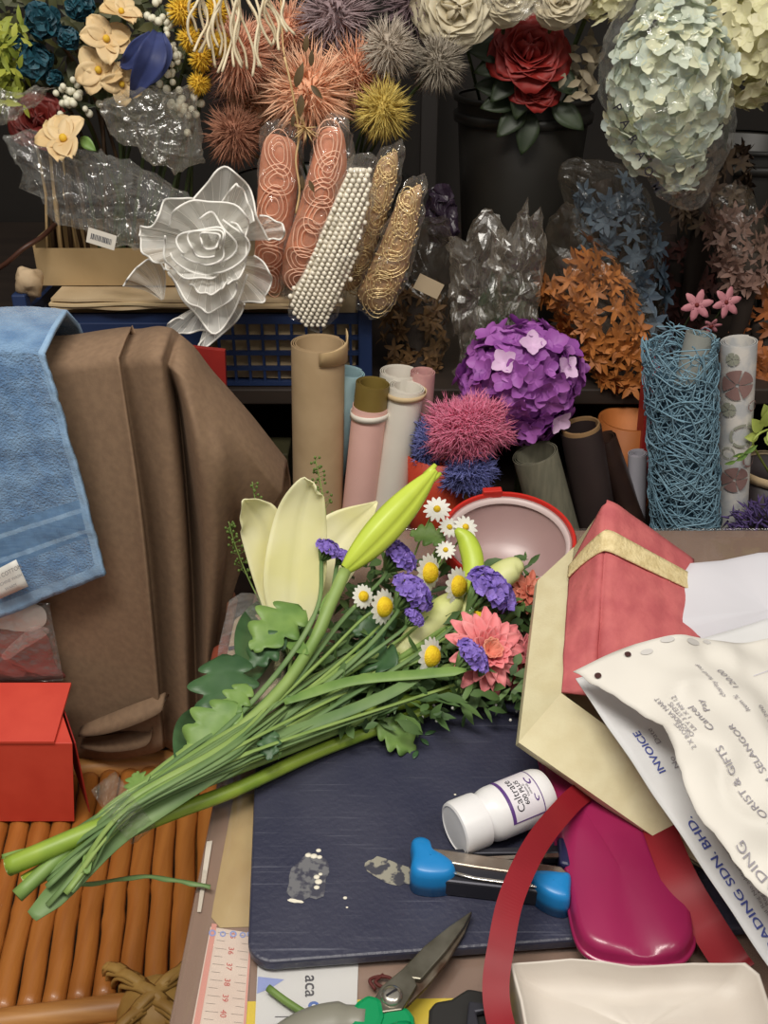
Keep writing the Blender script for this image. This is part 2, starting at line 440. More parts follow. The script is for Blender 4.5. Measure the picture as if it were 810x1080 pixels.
# ---------- cutting board (turned about five degrees)
BA = math.radians(4.8)
bo = WZ(262, 1031, .0); bo.z = .0042
bx = V((math.cos(BA), math.sin(BA), 0)); by = V((-math.sin(BA), math.cos(BA), 0))
BW, BD, BT, BR = .43, .275, .008, .016
def bpt(x, y, z=BT): return bo+bx*x+by*y+V((0, 0, z))
m_board = mat('board navy', (48, 50, 70), (62, 63, 80), 14, .42, bump=.35, bs=260, detail=6)
nt = m_board.node_tree; N = nt.nodes; L = nt.links
pr = N['Principled BSDF']; src = pr.inputs['Base Color'].links[0].from_socket
tc = N.new('ShaderNodeTexCoord'); last = src
for rz, st in ((.35, .55), (-.7, .45), (1.2, .35)):           # knife scratches: stretched noise
    mp = N.new('ShaderNodeMapping'); mp.inputs['Rotation'].default_value = (0, 0, rz); mp.inputs['Scale'].default_value = (9, 420, 1)
    L.new(tc.outputs['Object'], mp.inputs['Vector'])
    n = N.new('ShaderNodeTexNoise'); n.inputs['Scale'].default_value = 1; n.inputs['Detail'].default_value = 2; L.new(mp.outputs[0], n.inputs['Vector'])
    rp = N.new('ShaderNodeValToRGB'); rp.color_ramp.elements[0].position = .66; rp.color_ramp.elements[1].position = .78; L.new(n.outputs['Fac'], rp.inputs[0])
    ml = N.new('ShaderNodeMath'); ml.operation = 'MULTIPLY'; ml.inputs[1].default_value = st*.8; L.new(rp.outputs[0], ml.inputs[0])
    mx = N.new('ShaderNodeMix'); mx.data_type = 'RGBA'; L.new(ml.outputs[0], mx.inputs['Factor']); L.new(last, mx.inputs['A']); mx.inputs['B'].default_value = lin((126, 128, 142)); last = mx.outputs['Result']
L.new(last, pr.inputs['Base Color'])
cb = thing('cutting_board', bpt(BW/2, BD/2, 0), 'dark navy plastic cutting board, scratched and stained, in the middle of the table', 'cutting board')
corners = []
for cx, cy, a0 in ((BR, BR, PI), (BW-BR, BR, 1.5*PI), (BW-BR, BD-BR, 0), (BR, BD-BR, .5*PI)):
    corners += [bpt(cx+BR*math.cos(a0+PI/2*i/8), cy+BR*math.sin(a0+PI/2*i/8), 0) for i in range(9)]
b = MB(); b.prism(corners, (0, 0, BT)); build('board', b, m_board, cb, sm=False, bevel=.0018)
m_st1 = mat('dried white glue', (228, 222, 205), rough=.6); m_st2 = mat('grey smear', (108, 108, 112), (62, 62, 76), 160, .6, contrast=(.45, .55))
m_st3 = mat('pale scuff', (150, 146, 132), (66, 66, 76), 120, .55, contrast=(.48, .54))
ZB = bo.z+BT
def blot(mb, u, v, ru, rv, z, seed, n=20, mi=0, rot=0):
    P = []
    for i in range(n):
        a = 2*PI*i/n; k = 1+.35*noise.noise(V((math.cos(a)*1.7, math.sin(a)*1.7, seed)))
        x, y = ru*math.cos(a)*k, rv*math.sin(a)*k
        P.append(WZ(u+x*math.cos(rot)-y*math.sin(rot), v+x*math.sin(rot)+y*math.cos(rot), z))
    b0 = len(mb.v); mb.add(P, [tuple(range(n))[::-1]], mi)
b = MB(); blot(b, 326, 926, 20, 26, ZB+.0003, 2, rot=.5); build('smear', b, m_st2, cb, sm=False)
b = MB(); blot(b, 410, 919, 28, 13, ZB+.0003, 4, rot=.35); build('smear', b, m_st3, cb, sm=False)
b = MB()
for u, v, r in ((325, 902, 3), (331, 903, 3.5), (336, 897, 2.5), (337, 904, 2.6), (334, 925, 3), (336, 930, 3.6), (334, 936, 2.8), (338, 922, 2), (366, 957, 1.2), (364, 947, 2), (480, 838, 1.2)):
    p = WZ(u, v, ZB+.0003); b.sph(p, r*px(p), 8, 5, sq=(1.2, 1, .35))
blot(b, 311, 950, 8, 2, ZB+.0004, 9, rot=.15)
build('glue_spot', b, m_st1, cb)

# ---------- pill bottle lying on its side
m_bot = mat('bottle plastic', (232, 231, 232), rough=.35); m_pur = mat('label purple', (92, 60, 128), rough=.4); m_lab = mat('label paper', (226, 222, 228), rough=.4)
m_txt = mat('label black', (30, 28, 36), rough=.4)
BRd = .0178
p0 = WZ(479, 875, ZB+BRd+.0012); ax = V((.90, .46, 0)).normalized()
Mb = frame(p0, V((0, 0, 1)), ax)   # z along the axis
Mb = Matrix.Translation(p0) @ V((0, 0, 1)).rotation_difference(ax).to_matrix().to_4x4()
bt = thing('pill_bottle', (p0+ax*.03)-V((0, 0, BRd)), 'white plastic pill bottle with a purple bordered label lying on the board', 'bottle')
BLen = .069
b = MB(); b.lathe([(0, .020), (BRd*.8, .020), (BRd*.84, .0215), (BRd*.93, .024), (BRd*.98, .027), (BRd, .030), (BRd, BLen-.007), (BRd*.97, BLen-.003), (BRd*.9, BLen), (0, BLen)], Mb, 40); build('bottle_body', b, m_bot, bt, autosm=50)
b = MB(); cap = [[] for _ in range(8)]; prof = [(0, .0006), (BRd*.82, .0006), (BRd*.86, 0), (BRd*.95, .0008), (BRd*.99, .003), (BRd*.99, .017), (BRd*.97, .019), (0, .019)]
nn = 144
P = []
for i, (r, z) in enumerate(prof):
    P.append([Mb @ V(((r-(.00045 if j % 2 and i in (4, 5) else 0))*math.cos(2*PI*j/nn), (r-(.00045 if j % 2 and i in (4, 5) else 0))*math.sin(2*PI*j/nn), z)) for j in range(nn)])
b.grid(P, loop=True); build('cap', b, m_bot, bt, autosm=40)
# label wrapped on the side facing up and towards the viewer
inv = Mb.to_3x3().inverted(); up_l = inv @ (V((0, 0, 1))*.86+V((.25, -.5, 0))*.5); A0 = math.atan2(up_l.y, up_l.x)
sgn = 1
def lab(z, a, r=0): return Mb @ V(((BRd+.00025+r)*math.cos(A0+a), (BRd+.00025+r)*math.sin(A0+a), z))
def patch(mb, z0, z1, a0, a1, r=0, mi=0, n=16):
    mb.grid([[lab(z0+(z1-z0)*j/4, a0+(a1-a0)*i/n, r) for j in range(5)] for i in range(n+1)], mi)
b = MB(); patch(b, .0335, .0585, -1.05, 1.0, 0, 0); patch(b, .0335, .036, -1.05, 1.0, .0001, 1); patch(b, .0578, .0585, -1.05, 1.0, .0001, 1); patch(b, .0335, .0585, -1.08, -1.03, .0001, 1); patch(b, .0335, .0585, .97, 1.02, .0001, 1)
LB = build('label_band', b, [m_lab, m_pur], bt)
b = MB(); tf = lambda x, y: lab(x, y/BRd, .00022)
put_text(b, 'Caltrate', .0072, lambda x, y: tf(.0415-y, -x)); put_text(b, '600 PLUS', .0045, lambda x, y: tf(.0468-y, -x), bold=True)
for k in range(2): put_text(b, ('Vitamin D', 'minerals')[k], .0022, lambda x, y, k=k: tf(.0497+.0022*k-y, -x))
lt = b
build('lettering', b, m_txt, bt, sm=False)
b = MB()
for (zc, ac, r) in ((.0545, .35, .0022), (.0545, -.35, .0028)):
    b.grid([[lab(zc+rr*math.cos(a)*.7, ac+rr*math.sin(a)/BRd*1.3, .0002) for a in [2*PI*j/18 for j in range(13)]] for rr in (r, r*.6)])
build('emblem', b, m_pur, bt, sm=False)
b = MB()
for k in range(2):
    put_text(b, 'EXP 09', .004, lambda x, y, k=k: Mb @ V((x, y-.003+.006*k, -.0001 if False else .0004)))
# ---------- stapler lying on its side, jaws apart
m_stb = mat('stapler steel dark', (58, 58, 66), rough=.38, metal=.5); m_chr = mat('stapler chrome', (190, 178, 165), (170, 150, 135), 60, .25, metal=.85)
m_sbl = mat('stapler blue', (28, 128, 196), rough=.35, bump=.05, bs=80); m_snv = mat('stapler navy end', (34, 36, 74), rough=.4)
ZS = ZB+.0006
st = thing('stapler', WZ(515, 930, ZS), 'small steel stapler with blue plastic ends lying open in front of the bottle', 'stapler')
def spr(name, pts, z0, z1, m, par=st, bev=.0015, sub=0):
    b = MB(); b.prism([WZ(u, v, z0) for u, v in pts][::-1], (0, 0, z1-z0)); return build(name, b, m, par, sm=False, bevel=bev)
spr('lower_jaw', [(446, 915), (470, 917), (600, 934), (600, 962), (560, 955), (448, 942)], ZS, ZS+.013, m_stb)
spr('staple_channel', [(452, 908), (590, 928), (600, 938), (598, 943), (500, 929), (452, 921)], ZS+.002, ZS+.0145, m_chr, bev=.001)
b = MB(); b.tube([WZ(u, v, ZS+.0148) for u, v in ((463, 916), (500, 926), (560, 934), (597, 939))], .0012, 6, flat=.5); build('spring_rail', b, mat('bright steel', (225, 220, 215), rough=.2, metal=.9), st)
spr('upper_jaw', [(455, 907), (505, 906), (592, 902), (592, 911), (470, 912)], ZS+.001, ZS+.011, m_stb, bev=.001)
b = MB(); b.prism([WZ(u, v, ZS+.0112) for u, v in ((470, 906), (508, 905), (590, 901), (590, 905), (508, 908.5))][::-1], (0, 0, .0012)); build('arm_cover', b, m_chr, st, sm=False)
spr('lower_edge', [(505, 908.5), (560, 907), (572, 915), (565, 919), (505, 917)], ZS+.001, ZS+.006, mat('stapler black', (18, 18, 20), rough=.5), bev=.0005)
spr('striker', [(586, 899), (598, 898), (600, 930), (588, 927)], ZS, ZS+.0145, m_snv, bev=.002)
def cap_px(name, pts, zt, m):
    out = smooth_loop([WZ(u, v, ZS) for u, v in pts], 40); c = sum(out, V())/len(out); b = MB(); P = []
    for k, (s, h) in enumerate(((0.02, 0), (1, 0), (1.0, .5), (.97, .75), (.9, .92), (.75, 1.0), (.4, 1.04), (0.02, 1.05))):
        P.append([c+(p-c)*s+V((0, 0, zt*h)) for p in out])
    b.grid(P, loop=True); return build(name, b, m, st)
cap_px('grip_end', [(433, 905), (442, 901), (452, 905), (456, 915), (468, 922), (478, 930), (480, 938), (472, 944), (455, 946), (438, 943), (432, 935), (434, 920)], .0195, m_sbl)
cap_px('foot_end', [(558, 938), (570, 936), (590, 938), (600, 940), (600, 955), (598, 967), (585, 967), (570, 960), (560, 950)], .018, m_sbl)

# ---------- pruning shears
m_bl = mat('shear blade', (128, 124, 112), (92, 88, 76), 55, .35, metal=.75, detail=5); m_blr = mat('rusty edge', (120, 112, 98), (72, 50, 36), 70, .5, metal=.5)
m_grn = mat('green grip', (0, 140, 84), rough=.35); m_ggy = mat('grey grip', (132, 130, 118), rough=.45); m_scr = mat('screw', (190, 185, 175), rough=.25, metal=.9)
ZH = .016
sh = thing('pruning_shears', WZ(420, 1040, ZH-.008), 'worn steel pruning shears with green grips at the front edge of the board', 'shears')
def shp(name, pts, z0, z1, m, bev=.0008):
    b = MB(); b.prism([WZ(u, v, (z0+z1)/2) - V((0, 0, (z1-z0)/2)) for u, v in pts][::-1], (0, 0, z1-z0)); return build(name, b, m, sh, sm=False, bevel=bev)
shp('lower_blade', [(498, 963), (490, 985), (470, 1018), (450, 1042), (430, 1062), (418, 1066), (412, 1052), (440, 1030), (470, 995)], ZH-.002, ZH+.001, m_blr)
shp('upper_blade', [(498, 962), (474, 978), (448, 999), (425, 1023), (402, 1042), (394, 1056), (402, 1070), (424, 1067), (433, 1052), (440, 1040), (437, 1034), (444, 1035), (470, 1005), (490, 978)], ZH+.0012, ZH+.0048, m_bl)
b = MB(); p = WZ(413, 1051, ZH+.0045); b.lathe([(.0062, 0), (.0062, .0012), (.0052, .0028), (.003, .0034), (0, .0035)], Matrix.Translation(p), 20); sw = build('pivot_screw', b, m_scr, sh)
b = MB(); b.box(p+V((0, 0, .0036)), (.007, .0012, .0006), Matrix.Rotation(.6, 3, 'Z')); build('screw_slot', b, m_txt, sw, sm=False)
shp('grip_collar', [(388, 1052), (403, 1057), (406, 1076), (398, 1100), (372, 1100), (366, 1074), (376, 1060)], ZH-.003, ZH+.006, m_grn, bev=.003)
shp('grip_collar', [(408, 1067), (430, 1066), (437, 1076), (440, 1100), (396, 1100), (396, 1078)], ZH-.006, ZH+.004, m_grn, bev=.003)
for pts, nm in (([(385, 1078), (360, 1077), (330, 1083), (300, 1100), (270, 1130)], 'handle'), ([(420, 1085), (425, 1110), (420, 1140), (405, 1180)], 'handle')):
    b = MB(); b.tube(smooth([WZ(u, v, ZH) for u, v in pts], 16), [.0085, .0105, .0105, .008], 12, flat=.8); build(nm, b, m_ggy if pts[0][0] == 385 else m_grn, sh)

# ---------- small things along the front
m_blk = mat('black plastic', (36, 35, 34), rough=.4)
ck = thing('black_clip', WZ(495, 1078, .004), 'black plastic clip lying on the yellow paper at the front', 'clip')
b = MB(); b.prism([WZ(u, v, .0105) for u, v in [(452, 1078), (458, 1070), (475, 1067), (492, 1056), (500, 1057), (518, 1061), (530, 1072), (532, 1110), (450, 1110)]][::-1], (0, 0, .012)); build('clip_body', b, m_blk, ck, sm=False, bevel=.002)
b = MB(); b.prism([WZ(u, v, .024) for u, v in [(494, 1060), (520, 1063), (524, 1068), (502, 1072), (508, 1100), (490, 1100)]][::-1], (0, 0, .004)); build('clip_jaw', b, m_stb, ck, sm=False, bevel=.001)
b = MB(); b.prism([WZ(u, v, .0042) for u, v in ((468, 1080), (520, 1080), (522, 1112), (466, 1112))][::-1], (0, 0, .006)); build('clip_base', b, m_blk, ck, sm=False)
b = MB(); q = [WZ(u, v, .0058) for u, v in ((283, 1042), (300, 1055), (320, 1068), (330, 1073))]; b.tube(smooth(q, 10), .0022, 8)
solo('stem_cutting', b, mat('cut stem green', (112, 138, 70), (92, 120, 58), 40, .5), 'short cut green stem lying on the white printed card', 'stem')
b = MB(); q = smooth([WZ(u, v, .0046+.001*(i % 2)) for i, (u, v) in enumerate(((396, 1044), (390, 1034), (400, 1030), (412, 1032), (408, 1042), (396, 1036), (404, 1028)))], 30); b.tube(q, .0011, 6)
solo('twine_knot', b, mat('dark red twine', (86, 30, 26), rough=.7), 'small tangle of dark red twine beside the shear pivot', 'twine')

# torn white plastic tray, lower right
m_tray = mat('white tray', (214, 206, 196), (196, 186, 176), 12, .5, bump=.3, bs=40)
b = MB(); pts = [(537, 1022), (600, 1017), (665, 1023), (730, 1019), (785, 1020), (800, 1032), (815, 1075), (820, 1135), (560, 1135), (555, 1100), (548, 1060)]
out = resample_poly([WZ(u, v, .03) for u, v in pts], 90); c = sum(out, V())/len(out); P = []
for s, z in ((.985, -.0255), (.99, -.014), (1.0, .002), (1.0, .004), (.985, .0045), (.97, .003), (.9, -.006), (.7, -.013), (.4, -.009), (.0, -.012)):
    P.append([V((c.x+(p.x-c.x)*s, c.y+(p.y-c.y)*s, .03+z+(.004*noise.noise(p*26+V((0, 0, s*4))) if z > -.02 else 0))) for p in out])
b.grid(P, loop=True)
solo('plastic_tray', b, m_tray, 'crumpled white plastic tray in the front corner below the pink pouch', 'tray')
# =================== bamboo chair with cloth, towel, red box ===================
ZSEAT = -.22
SX0, SX1, SYF, SYB = -.66, -.137, .505, .765
m_bam = mat('bamboo slat', (196, 128, 60), (148, 88, 36), 9, .4, stretch=(9, .8, 9), island=(166, 102, 44), spec=.5, bump=.2, bs=60, coat=.15)
m_bam2 = mat('bamboo rail', (196, 140, 76), (158, 104, 52), 9, .45, stretch=(.8, 9, 9))
m_rat = mat('rattan weave', (188, 150, 82), (160, 120, 58), 30, .55)
ch = thing('bamboo_chair', ((SX0+SX1)/2, (SYF+SYB)/2, FLOOR), 'brown bamboo slat chair with rattan bound corner left of the table', 'chair')
RS = Matrix.Translation((SX1, SYF, 0)) @ Matrix.Rotation(math.radians(8), 4, 'Z') @ Matrix.Translation((-SX1, -SYF, 0))
def build_r(n, b, m, p):
    b.v = [RS @ q for q in b.v]; return build(n, b, m, p)
pitch = .0203; nsl = int((SX1-SX0)/pitch)
for i in range(nsl):
    x = SX1-.011-i*pitch; b = MB(); pts = []; rr = []
    nd = [R.uniform(.05, .12)+k*R.uniform(.11, .17) for k in range(4)]
    for k in range(25):
        y = SYF+.004+(SYB-SYF)*k/24; r = .0098*R.uniform(.985, 1.015)
        if any(abs(y-SYF-q) < .0055 for q in nd): r *= 1.09
        pts.append(V((x+.0006*math.sin(k*.7+i), y, ZSEAT-.0085+R.uniform(-.0003, .0003)))); rr.append(r)
    b.tube(pts, rr, 12, flat=.85); build_r('slat', b, m_bam, ch)
for (y, z, r) in ((SYF-.008, ZSEAT-.002, .011), (SYF-.030, ZSEAT-.006, .011), (SYF-.018, ZSEAT-.026, .012), (SYB+.012, ZSEAT-.006, .012)):
    b = MB(); b.tube([V((SX0+(SX1-SX0-.01)*k/20, y, z+.0005*math.sin(k))) for k in range(21)], [r*(1.06 if k % 7 == 3 else 1) for k in range(21)], 12); build_r('rail', b, m_bam2, ch)
for x in (SX0+.01, SX1-.012):
    b = MB(); b.tube([(x, SYF-.022, FLOOR), (x, SYF-.022, ZSEAT-.03)], .017, 12); build_r('leg', b, m_bam2, ch)
for x in (-.60, -.222):
    b = MB(); b.tube([(x, .826, FLOOR), (x, .826, ZSEAT), (x, .826, .19)], .014, 12); build('leg', b, m_bam2, ch)
b = MB(); b.tube([(-.64, .826, .195), (-.205, .826, .195)], .013, 12); build('top_rail', b, m_bam2, ch)
for k in range(5):
    x = -.56+k*.075; b = MB(); b.tube([(x, .826, ZSEAT), (x, .826, .19)], .008, 8); build('back_slat', b, m_bam, ch)
b = MB(); b.tube([(-.64, .826, ZSEAT-.02), (-.20, .826, ZSEAT-.02)], .013, 12); build('rail', b, m_bam2, ch)
# rattan binding, two crossing sets of wraps round the corner
cc = RS.inverted() @ WZ(164, 1062, ZSEAT+.004); cx, cy, cz = cc
b = MB(); b.sph((cx, cy, cz-.004), .026, 20, 12, sq=(1.2, 1.1, .8))
for s in (-1, 1):
    for k in range(8):
        q = []
        for i in range(17):
            a = -1.75+3.5*i/16; o = (k-3.5)*.0085; rr_ = math.sqrt(max(.1, 1-(o/.040)**2))
            d = V((math.sin(a)*.032*rr_+s*o*.75, s*math.sin(a)*.026*rr_+o*.85, math.cos(a)*.0225*rr_+.0014*math.cos(i*1.5+k*PI+(s>0)*PI)-.004))
            q.append(V((cx, cy, cz))+d)
        b.tube(q, .0046, 6, flat=.45, up=(0, 0, 1))
build_r('rattan_binding', b, m_rat, ch)
m_tape = film('clear tape', (235, 230, 220), .1, .08, .6, 90, .3)
b = MB(); P = []
for i in range(14):
    a = -.6+2.2*i/13
    P.append([V((SX1-.062+.004*noise.noise(V((i, j, 2)))+j*.009, SYF-.019+math.sin(a-.5)*.028, ZSEAT-.006+math.cos(a-.5)*.0155+.0012*noise.noise(V((i*.9, j*.9, 5))))) for j in range(5)])
b.grid(P); build_r('tape_wrap', b, m_tape, ch)

# ---------- brown cloth hung over the backrest
m_brown = mat('brown cloth', (136, 110, 86), (126, 101, 79), 160, .85, bump=.12, bs=900)
Yc = .775
def col(pts, n=26): return smooth([WY(u, v, Y) for u, v, Y in pts], n)
cols = [
 [(-60, 396, Yc), (-55, 600, Yc-.005), (-50, 800, .765)],
 [(20, 388, Yc), (22, 600, Yc-.004), (30, 802, .765)],
 [(58, 386, Yc), (72, 600, Yc-.004), (84, 800, .76)],
 [(92, 381, Yc-.004), (112, 590, Yc-.016), (126, 800, .752)],
 [(116, 378, Yc-.008), (140, 560, Yc-.024), (160, 794, .745)],
 [(125, 378, Yc-.010), (152, 560, Yc-.028), (173, 788, .742)],
 [(126, 379, Yc+.004), (153, 560, Yc+.004), (174, 786, .768)],
 [(136, 379, Yc+.002), (166, 570, Yc-.002), (182, 790, .766)],
 [(154, 377, Yc-.012), (182, 560, Yc-.014), (194, 790, .758)],
 [(168, 379, Yc-.016), (194, 540, Yc-.006), (200, 786, .757)],
 [(174, 382, Yc-.008), (188, 440, Yc+.022), (200, 600, Yc+.022), (205, 778, .772)],
 [(178, 385, Yc-.004), (192, 450, Yc+.028), (204, 620, Yc+.030), (208, 770, .78)],
 [(184, 390, Yc-.012), (196, 450, Yc-.004), (210, 590, Yc+.008), (213, 760, .775)],
 [(196, 401, Yc-.014), (206, 470, Yc-.028), (216, 580, Yc-.018), (217, 750, .77)],
 [(214, 424, Yc-.012), (222, 490, Yc-.030), (228, 590, Yc-.022), (219, 735, .775)],
 [(236, 448, Yc-.008), (238, 500, Yc-.024), (236, 600, Yc-.006), (222, 725, .78)],
 [(262, 477, Yc-.002), (254, 530, Yc-.004), (240, 580, Yc+.016), (224, 715, .785)],
 [(284, 504, Yc+.006), (266, 560, Yc+.014), (246, 610, Yc+.026), (226, 705, .79)],
 [(298, 521, Yc+.014), (276, 556, Yc+.022), (252, 608, Yc+.032), (229, 690, .795)],
]
CC = [col(c, 40) for c in cols]
rows = []
for i in range(40):
    if i == 0:
        continue
    rows.append([q for q in smooth([c[i] for c in CC], 110)])
top = smooth([c[0] for c in CC], 110)
back = []
for k in range(1, 9):          # over the rail and down behind it
    a = k/8
    back.append([V((p.x, p.y+.085*math.sin(min(1, a*1.6)*PI/2)+.004, p.z+.008*math.sin(min(1, a*2)*PI)-.20*max(0, a-.25))) for p in top])
P = back[::-1]+[top]+rows
hem = P[-1]
b = MB(); b.grid(P)
for i, p in enumerate(b.v): b.v[i] = p+V((0, .0035*noise.noise(p*V((14, 14, 7)).x if False else V((p.x*16, p.y*16, p.z*6))), 0))
cl = solo('brown_cloth', b, m_brown, 'plain brown cloth draped in folds over the chair backrest', 'cloth', solid=.002, off=1)
# hem folds bunched on the seat
b = MB()
for k, (pts) in enumerate([[(82, 778, .735), (110, 772, .732), (140, 762, .73), (168, 750, .733), (174, 742, .74)], [(84, 790, .742), (120, 790, .738), (155, 783, .738), (160, 768, .742)]]):
    q = smooth([WY(u, v, Y) for u, v, Y in pts], 20)
    b.grid([[p+V((0, .012, (.013-k*.003)*e_)), p+V((0, .004, .006*e_)), p+V((0, .004-.009*e_, 0)), p+V((0, .006, -.004*e_)), p+V((0, .02, -.006))] for p, e_ in [(p, math.sin(PI*(.03+.94*i/19))**.6) for i, p in enumerate(q)]])
build('hem_fold', b, m_brown, cl, solid=.0015)

# ---------- blue towel
m_tow = mat('blue terry', (126, 160, 196), (92, 128, 170), 55, .95, bump=1.0, bs=520, sheen=.4, detail=6)
m_hem = mat('blue hem', (148, 178, 208), (132, 164, 198), 80, .9, bump=.3, bs=700); m_band = mat('blue woven band', (112, 148, 186), (98, 134, 176), 60, .8, bump=.3, bs=900, stretch=(1, 1, 9))
Yt = .744
tl = [(-70, 366), (-66, 480), (-60, 560), (-54, 664)]; tr = [(44, 373), (66, 440), (90, 520), (113, 601)]
Lc = smooth([WY(u, v, Yt) for u, v in tl], 60); Rc = smooth([WY(u, v, Yt) for u, v in tr], 60)
def tow(i, s, lift=0):
    p = Lc[i].lerp(Rc[i], s); p = p+V((0, -.004*math.sin(s*5+1)-.010*(i/59)*s-lift, -.006*math.sin(s*PI)*(i/59))); return p
tw = thing('blue_towel', WY(20, 640, Yt), 'light blue terry towel with a white care label hanging over the brown cloth', 'towel')
b = MB(); P = []; n = 60
rowsT = [[tow(i, s/70) for s in range(71)] for i in range(n)]
tb = []
for k in range(1, 8):
    a = k/7; tb.append([V((p.x, p.y+.125*math.sin(min(1, a*1.5)*PI/2), p.z+.010*math.sin(min(1, a*1.8)*PI)-.15*max(0, a-.3))) for p in rowsT[0]])
b.grid(tb[::-1]+rowsT)
nn = len(tb)
mi = []
for f in range(len(b.f)):
    r, c = divmod(f, 70); i = r-nn
    k = 0
    if c >= 67 or i >= 56: k = 1
    elif 39 <= i <= 49:
        k = (0, 2, 2, 1, 2, 2, 2, 2, 1, 2, 0)[i-39]
    mi.append(k)
b.m = mi
for i, p in enumerate(b.v): b.v[i] = p+V((0, -.0012*noise.noise(p*220)-.002*noise.noise(p*40), 0))
build('terry_cloth', b, [m_tow, m_hem, m_band], tw, solid=.004, off=1)
m_tag = mat('care label', (226, 224, 218), rough=.6); m_tagt = mat('label print', (150, 150, 152), rough=.6)
def tg(x, y, z=0.0095):
    # x 0..1 across, y 0..1 down, at the lower left of the towel
    a = WY(-14, 606, Yt-z-.003); bq = WY(17, 590, Yt-z-.003); c = WY(30, 618, Yt-z-.003); d = WY(-6, 634, Yt-z-.003)
    return a.lerp(bq, x).lerp(d.lerp(c, x), y)
b = MB(); b.grid([[tg(x/4, y/4) for x in range(5)] for y in range(5)]); cl_ = build('care_label', b, m_tag, tw, solid=.0008)
b = MB(); put_text(b, 'COTTON', .26, lambda x, y: tg(x, y, .0104), at=(.55, .3)) if False else None
for k, (y, t_) in enumerate(((.28, '100% COTTON'), (.55, 'MACHINE WASH'), (.78, 'WARM'))):
    put_text(b, t_, .15 if k == 0 else .11, lambda x, y2, y=y: tg(.55+x, y-y2*1.4, .0104))
build('lettering', b, m_tagt, cl_, sm=False)

# ---------- red gift box on the seat
m_redb = mat('red card', (214, 74, 56), (206, 66, 50), 30, .5, bump=.08, bs=900); m_redd = mat('red card inner', (150, 30, 22), rough=.55)
Yb = .678
fb = WY(79, 868, Yb); ft = WY(76.5, 784, Yb); bk = WY(75, 720, .742)
xw = -.20
bx_ = thing('red_box', (ft.x+xw/2, Yb+.03, ZSEAT), 'red card gift box with a sloping flap lid on the bamboo seat', 'box')
zb = ZSEAT+.0006
b = MB(); b.prism([V((fb.x, Yb, zb)), V((ft.x, Yb, ft.z)), V((ft.x-.001, Yb+.058, ft.z+.012)), V((fb.x, Yb+.058, zb))], (xw, 0, 0)); b.v = [V((p.x-.030, p.y, p.z)) if p.y > Yb+.03 and p.x > fb.x-.05 else p for p in b.v]; build('box_body', b, m_redb, bx_, sm=False, bevel=.0006)
b = MB(); b.prism([V((bk.x, Yb-.0015, ft.z+.001)), V((bk.x, Yb-.0015, ft.z+.0035)), V((bk.x, .742, bk.z)), V((bk.x, .742, bk.z-.0025))], (xw, 0, 0)); build('lid', b, m_redb, bx_, sm=False)
e = .0015
b = MB(); b.prism([V((ft.x+.0015, Yb+.001, zb+.012)), V((ft.x+.0015, Yb+.001, ft.z-.001)), V((ft.x-.0285, Yb+.058, ft.z+.010)), V((ft.x-.0285, Yb+.058, zb+.012))], (.0012, 0, 0)); build('side_flap', b, m_redd, bx_, sm=False)

# ---------- clear pouch behind the red box
m_film = film('clear pouch film', (240, 238, 235), .10, .08, .9, 70, .4)
m_film2 = film('haze film', (215, 205, 190), .2, .25, .5, 50, .35)
m_dust = mat('dusty rose fabric', (126, 66, 58), (108, 54, 50), 40, .8)
m_wht = mat('white tissue', (222, 214, 208), rough=.7)
pc = thing('clear_pouch', WY(20, 718, .748), 'clear plastic pouch with dusty rose filling behind the red box below the towel', 'pouch')
b = MB(); puff(b, outline_px([(-50, 655), (20, 660), (48, 668), (58, 700), (62, 717), (-50, 719)], .756, n=40), .018, noise_amp=.004); build('filling', b, m_dust, pc)
b = MB(); puff(b, outline_px([(-30, 630), (10, 633), (44, 640), (46, 660), (10, 672), (-30, 676)], .754, n=30), .006, noise_amp=.003); build('tissue', b, m_wht, pc)
b = MB(); puff(b, outline_px([(-60, 630), (52, 636), (56, 660), (64, 700), (67, 718), (-60, 720)], .752, n=46, corners=True), .024, noise_amp=.006, nscale=70); build('film', b, m_film, pc)
b = MB(); q = [WY(u, v, .736) for u, v in ((2, 690), (20, 672), (36, 660), (52, 664), (46, 672), (26, 684), (8, 696))]; puff(b, smooth_loop(q, 30), .006, noise_amp=.003, nscale=120); build('film_fold', b, m_film, pc)

# ---------- wrapped pack and peach box at the table's far left edge
m_pack = mat('pack beige', (176, 156, 132), (160, 140, 116), 30, .6); m_plab = mat('pack label', (222, 212, 200), rough=.6)
m_peach = mat('peach box', (206, 146, 118), (196, 134, 106), 20, .6)
pk = thing('wrapped_pack', WZ(250, 700, 0), 'clear wrapped beige pack with a printed white label at the far table edge', 'pack')
def pkp(u, v, z): return WZ(u, v, z)
tp = [(246, 652), (256, 645), (300, 648), (300, 760), (232, 768), (236, 700)]
b = MB(); b.prism([pkp(u, v, .030) for u, v in tp][::-1], (0, 0, .001)); 
b = MB(); top_ = [WZ(u, v, .034) for u, v in tp]; b.prism([V((p.x, p.y, .004)) for p in top_][::-1], (0, 0, .03)); build('carton', b, m_pack, pk, sm=False, bevel=.004)
b = MB(); b.prism([WZ(u, v, .0345) for u, v in ((254, 676), (272, 672), (270, 700), (262, 735), (242, 742))][::-1], (0, 0, .0006)); lbk = build('label_paper', b, m_plab, pk, sm=False)
b = MB()
for (u0, u1, v) in ((241, 252, 683), (242, 250, 706)):
    b.prism([WZ(u, vv, .0346) for u, vv in ((u0, v), (u1, v-2), (u1, v+1), (u0, v+3))][::-1], (0, 0, .0008))
for k in range(5): b.prism([WZ(u, vv, .0352) for u, vv in ((258, 694+k*7), (263, 693+k*7), (262.5, 696+k*7), (257.5, 697+k*7))][::-1], (0, 0, .0003))
build('print', b, m_dk, pk, sm=False)
